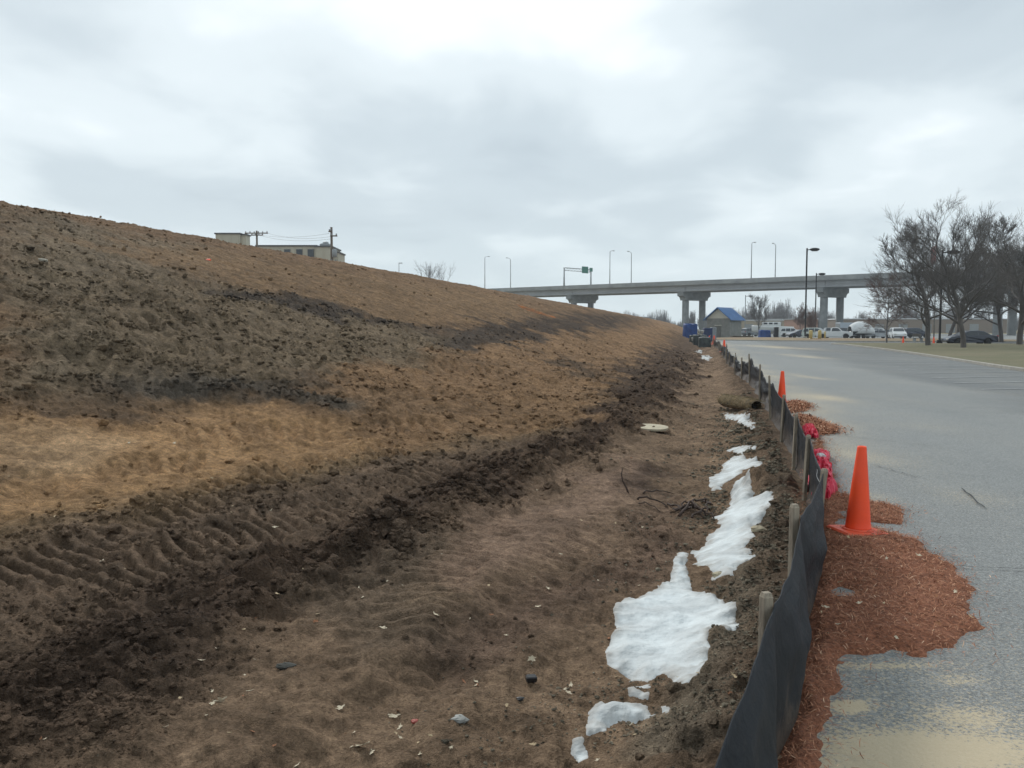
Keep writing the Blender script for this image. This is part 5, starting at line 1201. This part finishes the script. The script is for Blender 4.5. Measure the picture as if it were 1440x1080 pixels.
# straw log
def straw_log():
    a = at_g(1016, 578); c = at_g(1066, 575); a.z += .26; c.z = a.z + .02; d = c - a; d.y += .12
    t = empty('straw_log', a); tag(t, 'short fat straw erosion log lying across the ditch in front of the fence', 'straw log')
    n, k = 44, 22; V = []; L = d.length; dn = d.normalized(); up = Vector((0, 0, 1)); sd_ = dn.cross(up).normalized()
    for i in range(n):
        f = i / (n - 1); rr = .165 * (min(1, math.sin(math.pi * min(1, max(0, f) * .9 + .05)) * 3) ** .4)
        for j in range(k):
            an = 2 * math.pi * j / k; r2 = rr * (1 + .10 * float(perlin(f * 9, an * 1.5)) + .05 * float(perlin(f * 30, an * 5)))
            V.append(tuple(dn * (L * f) + up * math.sin(an) * r2 * .85 + sd_ * math.cos(an) * r2))
    i = np.arange(n - 1)[:, None] * k; j = np.arange(k)[None, :]; F = np.stack([i + j, i + (j + 1) % k, i + k + (j + 1) % k, i + k + j], -1).reshape(-1, 4)
    M_st = mat('damp_straw', (.25, .18, .095), 1, c2=(.09, .068, .04), scale=9, bumpd=.03, bscale=45)
    np_mesh('roll', np.array(V), F, M_st, t)
    rs = random.Random(2); b = MB()
    for q in range(900):
        f = rs.random(); an = rs.uniform(-.4, 3.6); P = dn * (L * f) + (up * math.sin(an) * .85 + sd_ * math.cos(an)) * .17; e = P + Vector((rs.gauss(0, .05), rs.gauss(0, .04), rs.gauss(.01, .025)))
        w_ = Vector((0, 0, .004)); b.add([P - w_, P + w_, e + w_ * .5, e - w_ * .5], [(0, 1, 2, 3)])
    o = b.build('loose_straw', mat('dry_straw', (.33, .26, .15), .9), t); o['kind'] = 'stuff'
    b = MB(); b.lathe([(.02, -.03), (.135, -.02), (.15, .02), (.12, .05)], 20, axis='Y'); e = b.build('end_sock', M_fab, t); e.rotation_euler.z = R(-85); e.location = dn * (L * .03)
straw_log()
# wooden board
p = at_g(916, 604.5); b = MB(); n = 20; pts = []
t_ = [(.31 * math.cos(a) * (1 + .04 * math.sin(3 * a)), .29 * math.sin(a) * (1 + .04 * math.cos(2 * a))) for a in np.linspace(0, 2 * math.pi, n, endpoint=False)]
b.prism(t_, 0, .035); o = b.build('flat_stone', mat('pale_sandstone', (.50, .44, .32), .9, scale=12, bumpd=.006), loc=(p.x, p.y, float(ground_z(p.x, p.y)[0]) + .005)); o.rotation_euler = (R(4), R(2), R(-6))
tag(o, 'round pale flat stone slab lying alone on the brown mud left of the straw log', 'stone')
# roots and sticks
M_root = mat('dark_root', (.040, .026, .020), .9, c2=(.075, .05, .04), scale=20, bumpd=.005, bscale=60)
def wander(p, q, n, am, lift, rs):
    out_ = []
    for i in range(n + 1):
        f = i / n; a = p.lerp(q, f); a = a + Vector((rs.gauss(0, am), rs.gauss(0, am), 0)); z = float(ground_z(a.x, a.y)[0]); out_.append(Vector((a.x, a.y, z + lift * math.sin(math.pi * f) * rs.uniform(.5, 1.1) + .008)))
    return out_
rs = random.Random(3)
t = empty('root_tangle', at_g(972, 716)); tag(t, 'tangled dark tree roots beside the ragged snow patch', 'roots'); O = Vector(t.location)
for i, (a, c, r_, lf_) in enumerate((((948, 716), (998, 722), .020, .06), ((955, 724), (996, 708), .016, .12), ((965, 712), (988, 727), .015, .10), ((950, 720), (985, 712), .012, .08), ((975, 728), (1000, 716), .014, .07), ((940, 710), (962, 722), .012, .05), ((990, 706), (998, 728), .013, .10))):
    pts = [p - O for p in wander(at_g(*a), at_g(*c), 9, .022, lf_, rs)]; b = MB(); b.tube(pts, [r_ * (1 - .5 * k / 9) for k in range(10)], 7); b.build('root', M_root, t)
for a, c, r_, lf_, lab in (((893, 704), (942, 712), .013, .05, 'thin crooked dark root left of the root tangle'), ((905, 694), (950, 690), .010, .03, 'thin nearly straight dark stick above the root tangle'), ((898, 708), (925, 718), .008, .03, 'short dark twig left of the root tangle, in front of the crooked root')):
    pts = wander(at_g(*a), at_g(*c), 8, .02, lf_, rs); b = MB(); b.tube(pts, [r_ * (1 - .6 * k / 8) for k in range(9)], 7); tag(b.build('root', M_root), lab, 'root', 'loose roots on the mud')
a = at_g(884, 691); b = MB(); b.tube([a + Vector(v) for v in ((0, 0, -.03), (-.03, 0, .05), (-.07, 0, .12), (-.085, .01, .20), (-.07, .02, .27))], [.012, .011, .009, .007, .004], 7); tag(b.build('stick', M_root), 'dark curved stick standing upright out of the mud', 'stick')
# small odd bits
def lump(name, label, u, v, r_, m, cat, sq=(1, 1, .7), seed=0, dz=.3):
    p = at_g(u, v); rsn = random.Random(seed); n = 9; V = []; b = MB()
    prof = [(math.sin(math.pi * i / 6) * 1.0 + .01, -math.cos(math.pi * i / 6)) for i in range(7)]
    vs = []
    for rr_, z in prof:
        for k in range(n):
            an = 6.2832 * k / n; q = rsn.uniform(.75, 1.2); vs.append((rr_ * math.cos(an) * q * sq[0] * r_, rr_ * math.sin(an) * q * sq[1] * r_, z * sq[2] * r_ * rsn.uniform(.85, 1.1)))
    b.add(vs, [(i * n + k, i * n + (k + 1) % n, (i + 1) * n + (k + 1) % n, (i + 1) * n + k) for i in range(6) for k in range(n)])
    o = b.build(name, m, loc=(p.x, p.y, float(ground_z(p.x, p.y)[0]) + r_ * sq[2] * dz)); return tag(o, label, cat)
M_stone = mat('grey_stone', (.30, .29, .27), .9, var=.3, scale=15); M_ice = mat('dirty_ice', (.33, .33, .31), .8, var=.3, scale=10)
p = at_g(747, 965); b = MB(); b.box((0, 0, .008), (.060, .045, .032), bev=.006); o = b.build('rubber_block', M_blk, loc=(p.x, p.y, float(ground_z(p.x, p.y)[0]) + .01)); o.rotation_euler = (.1, .05, .2); tag(o, 'small black block half sunk in the mud under a pale leaf', 'block'); BLK = o
lump('stone', 'dark wet stone right of and in front of the small black block', 732, 987, .018, M_blk, 'stone', (1.3, 1, .5), 3)
lump('stone', 'translucent grey stone-like lump of ice among leaves near the bottom of the picture', 646, 1031, .035, M_ice, 'stone', (1.2, 1, .6), 4)
lump('stone', 'flat grey-blue stone on the mud in the left half, near the rough ridge', 402, 943, .045, mat('slate', (.042, .042, .036), .95), 'stone', (1.3, 1, .35), 5)
lump('plastic_scrap', 'small red scrap on the mud near the bottom of the picture', 584, 1021, .022, mat('faded_red', (.35, .07, .05), .6), 'plastic scrap', (1, .8, .5), 6)
lump('plastic_scrap', 'orange scrap high on the slope below the cream building', 293, 364, .07, M_cone, 'plastic scrap', (1.4, 1, .5), 7)
lump('stone', 'pale stone on the grey rubble at the left edge of the slope', 58, 363, .10, mat('pale_stone', (.36, .33, .27), .9), 'stone', (1.5, 1, .5), 8)
lump('stone', 'pale stone at the near corner of the ragged snow patch', 1012, 808, .05, mat('buff_stone', (.42, .37, .26), .9), 'stone', (1.2, 1, .6), 9)
lump('stone', 'buff stone at the right edge of the ragged snow patch', 1066, 745, .06, mat('buff_stone_rough', (.42, .36, .25), .9), 'stone', (1.2, 1, .6), 10)

# ------------------------------------------------------------------ dry leaves
M_leaf = mat('dry_leaf', (.52, .42, .27), .8, c2=(.38, .27, .15), scale=12); M_leafp = mat('pale_dry_leaf', (.64, .56, .42), .8, c2=(.50, .42, .30), scale=14); M_leafo = mat('orange_brown_leaf', (.34, .15, .07), .8)
def leaf_mesh(seed):
    r = random.Random(seed); lob = 5; outl = []
    for i in range(lob * 4):
        a = 2 * math.pi * i / (lob * 4) + .2; k = (1.0, .80, .55, .75)[i % 4] * r.uniform(.55, 1.3); outl.append((math.cos(a) * k * 1.15, math.sin(a) * k * .62))
    V = [(0, 0, 0)] + [(x * .5, y * .5, .05 * r.uniform(-1, 1)) for x, y in outl] + [(x, y, .22 * (x * x) * r.uniform(.2, 1.2) + .15 * abs(y) * r.uniform(-.3, 1)) for x, y in outl]
    n = len(outl); F = [(0, 1 + i, 1 + (i + 1) % n) for i in range(n)] + [(1 + i, 1 + n + i, 1 + n + (i + 1) % n, 1 + (i + 1) % n) for i in range(n)]
    me = bpy.data.meshes.new('dry_leaf'); me.from_pydata(V, [], F); me.materials.append((M_leaf, M_leafp, M_leafp, M_leafo)[seed % 4]); return me
LM = [leaf_mesh(i) for i in range(8)]
LEAVES = [(508, 1052, .055, 'largest pale dry leaf, spread flat near the bottom edge of the picture'), (505, 827, .033, 'bright pale leaf lying by itself below the dark rough ridge'), (538, 884, .034, 'pale leaf above the wavy ruts, left of the faint tread marks'),
          (614, 875, .030, 'pale twisted leaf at the lower end of the faint tread marks'), (757, 851, .028, 'bright pale leaf in the middle of the brown ditch floor'), (771, 817, .022, 'small pale leaf behind the bright one in the ditch floor'), (553, 1005, .030, 'curled pale leaf near the red scrap'),
          (478, 993, .028, 'yellowish leaf on the mud left of the curled pale one'), (748, 944, .034, 'pale leaf standing on the small black block'), (310, 996, .035, 'tall greyish curled leaf on the mud near the rough ridge'), (711, 892, .022, 'small buff leaf left of the bright pale one'), (799, 979, .022, 'buff leaf just left of the nearest snow strips')]
def put_leaf(x, y, z, s, mi, rz, tx, ty, lab, g):
    o = bpy.data.objects.new('dry_leaf', LM[mi]); col.objects.link(o); o.location = (x, y, z); o.scale = (s, s, s); o.rotation_euler = (tx, ty, rz)
    tag(o, lab, 'leaf', g); return o
rl = random.Random(17)
for i, (u, v, s, lab) in enumerate(LEAVES):
    p = at_g(u, v); z = float(ground_z(p.x, p.y)[0]) + .012
    if 'standing' in lab: z = BLK.location.z + .045
    put_leaf(p.x, p.y, z, s, (1, 2, 6, 5)[i % 4], rl.uniform(0, 6), rl.uniform(-.3, .5) if 'tall' not in lab and 'standing' not in lab else 1.1, rl.uniform(-.3, .3), lab, 'dry leaves on the mud')
for i in range(150):
    v = 1080 - 470 * rl.random() ** 1.1; u = rl.uniform(0, 1090); p = at_g(u, v)
    L = VX * p.y - p.x; q = L - float(Lf(p.y))
    if q < .15 or L > 14 or p.y > 20: continue
    put_leaf(p.x, p.y, float(ground_z(p.x, p.y)[0]) + .004, rl.uniform(.007, .018) * (1 + p.y / 14), rl.randrange(8), rl.uniform(0, 6), rl.uniform(-.4, .6), rl.uniform(-.4, .4), 'small dry leaf fragment scattered on the bare mud of the ditch', 'dry leaf fragments on the mud')
for i in range(60):
    u = rl.uniform(1120, 1370); v = rl.uniform(755, 1080); p = at_z(u, v)
    hh, sdv = mulch_height(np.array([p.x]), np.array([p.y]), [main], [], .085)
    if sdv[0] < .03: continue
    put_leaf(p.x, p.y, float(hh[0]) + .028, rl.uniform(.011, .024), rl.randrange(8), rl.uniform(0, 6), rl.uniform(-.5, .5), rl.uniform(-.5, .5), 'small pale leaf or chip lying on the big reddish mulch pile', 'pale chips on the mulch')

# ------------------------------------------------------------------ loose clods and gravel
def ico(sub=0):
    import bmesh
    bm = bmesh.new(); bmesh.ops.create_icosphere(bm, subdivisions=sub + 1, radius=1); V = np.array([tuple(v.co) for v in bm.verts]); F = np.array([[v.index for v in f.verts] for f in bm.faces]); bm.free(); return V, F
def scatter(name, X, Y, S, label, seed, m, colour=None, flat=.7, sub=0, sink=.35):
    rs = np.random.RandomState(seed); V0, F0 = ico(sub); n = len(X); k = len(V0)
    for pl in SNOWP:
        k_ = poly_sd(X, Y, pl) < -.01 - S * .5; X, Y, S = X[k_], Y[k_], S[k_]
    n = len(X)
    c, r = soil(X, Y); Z = base_z(X, Y) + detail(X, Y, r)
    fz = rs.uniform(.65, 1.3, (n, k, 1)) if sub == 0 else (1 + .42 * perlin(V0[None, :, 0] * 1.4 + rs.rand(n, 1) * 99, V0[None, :, 1] * 1.4 + V0[None, :, 2] * 1.7 + rs.rand(n, 1) * 99) + rs.uniform(-.09, .09, (n, k)))[..., None]; P = V0[None] * fz
    sc3 = np.stack([rs.uniform(.7, 1.4, n), rs.uniform(.7, 1.4, n), rs.uniform(.5, 1, n) * flat * 1.2], -1) * S[:, None]; P = P * sc3[:, None]
    a = rs.uniform(0, 6.283, n); ca, sa = np.cos(a)[:, None], np.sin(a)[:, None]
    x = P[..., 0] * ca - P[..., 1] * sa; y = P[..., 0] * sa + P[..., 1] * ca
    P = np.stack([x + X[:, None], y + Y[:, None], P[..., 2] + (Z + S * sink)[:, None]], -1)
    F = (F0[None] + (np.arange(n) * k)[:, None, None]).reshape(-1, 3)
    cc = c * rs.uniform(.8, 1.15, (n, 1)) if colour is None else np.array(colour)[None] * rs.uniform(.5, 1.25, (n, 1))
    o = np_mesh(name, P.reshape(-1, 3), F, m, smooth=False, attrs={'soil': ('FLOAT_COLOR', np.repeat(cc, k, 0))}); tag(o, label, name.split('_')[-1], kind='stuff')
rs = np.random.RandomState(11); n = 190000
yy = np.exp(rs.uniform(math.log(2.2), math.log(60), n)); uu = rs.uniform(-.66, .33, n); xx = yy * uu
L = VX * yy - xx; q = L - Lf(yy); T = Tl(yy); c_, rg = soil(xx, yy)
dens = np.clip(rg - .36, 0, 1.2) / 1.2 * (ss(-.1, .5, fbm(xx * .9, yy * .9, 3)) * .8 + .2)
keep = (q > .1) & (L < 27) & (rs.rand(n) < dens)
X, Y = xx[keep], yy[keep]; S = np.exp(rs.normal(0, .55, len(X))) * .0030 * np.clip(Y, 3, 24) ** .62 * 1.15 * (1 + .45 * ss(.8, 1.4, rg[keep])) * (.62 + .38 * ss(4, 8, Y))
S = np.clip(S, .005, .09); bg_ = (S > .011) & (Y < 12)
scatter('soil_clods', X[bg_], Y[bg_], S[bg_], 'loose dark clods of churned earth along the ridge nearest the camera', 5, M_soil, sub=1, flat=.85)
scatter('soil_clods', X[~bg_], Y[~bg_], S[~bg_], 'fine crumbs of churned earth strewn over the slope and ridge', 8, M_soil, sub=0, flat=.8)
n = 30000; yy = np.exp(rs.uniform(math.log(2.0), math.log(22), n)); q = rs.gamma(2.4, .24, n); xx = VX * yy - Lf(yy) - q - .03
keep = rs.rand(n) < ss(-.35, .3, fbm(xx * 1.6, yy * 1.6, 3))
X, Y = xx[keep], yy[keep]; S = np.exp(rs.normal(0, .45, len(X))) * .0042 * np.clip(Y / 4, .7, 3)
scatter('gravel', X, Y, S, 'grey and buff gravel strewn on the ditch bank under the fence', 6, M_soil, (.25, .22, .17), sub=0)

# ------------------------------------------------------------------ damp winter air
b = MB(); b.box((0, 330, 20), (1500, 900, 44.5)); hz_ = b.build('haze', None); tag(hz_, kind='stuff')
hm = bpy.data.materials.new('haze'); hm.use_nodes = True; hn = hm.node_tree; hn.nodes.clear()
ho = hn.nodes.new('ShaderNodeOutputMaterial'); hv = hn.nodes.new('ShaderNodeVolumePrincipled'); hv.inputs['Color'].default_value = (.80, .88, .95, 1); hv.inputs['Density'].default_value = .0004; hv.inputs['Anisotropy'].default_value = .2
hn.links.new(hv.outputs[0], ho.inputs['Volume']); hz_.data.materials.append(hm)
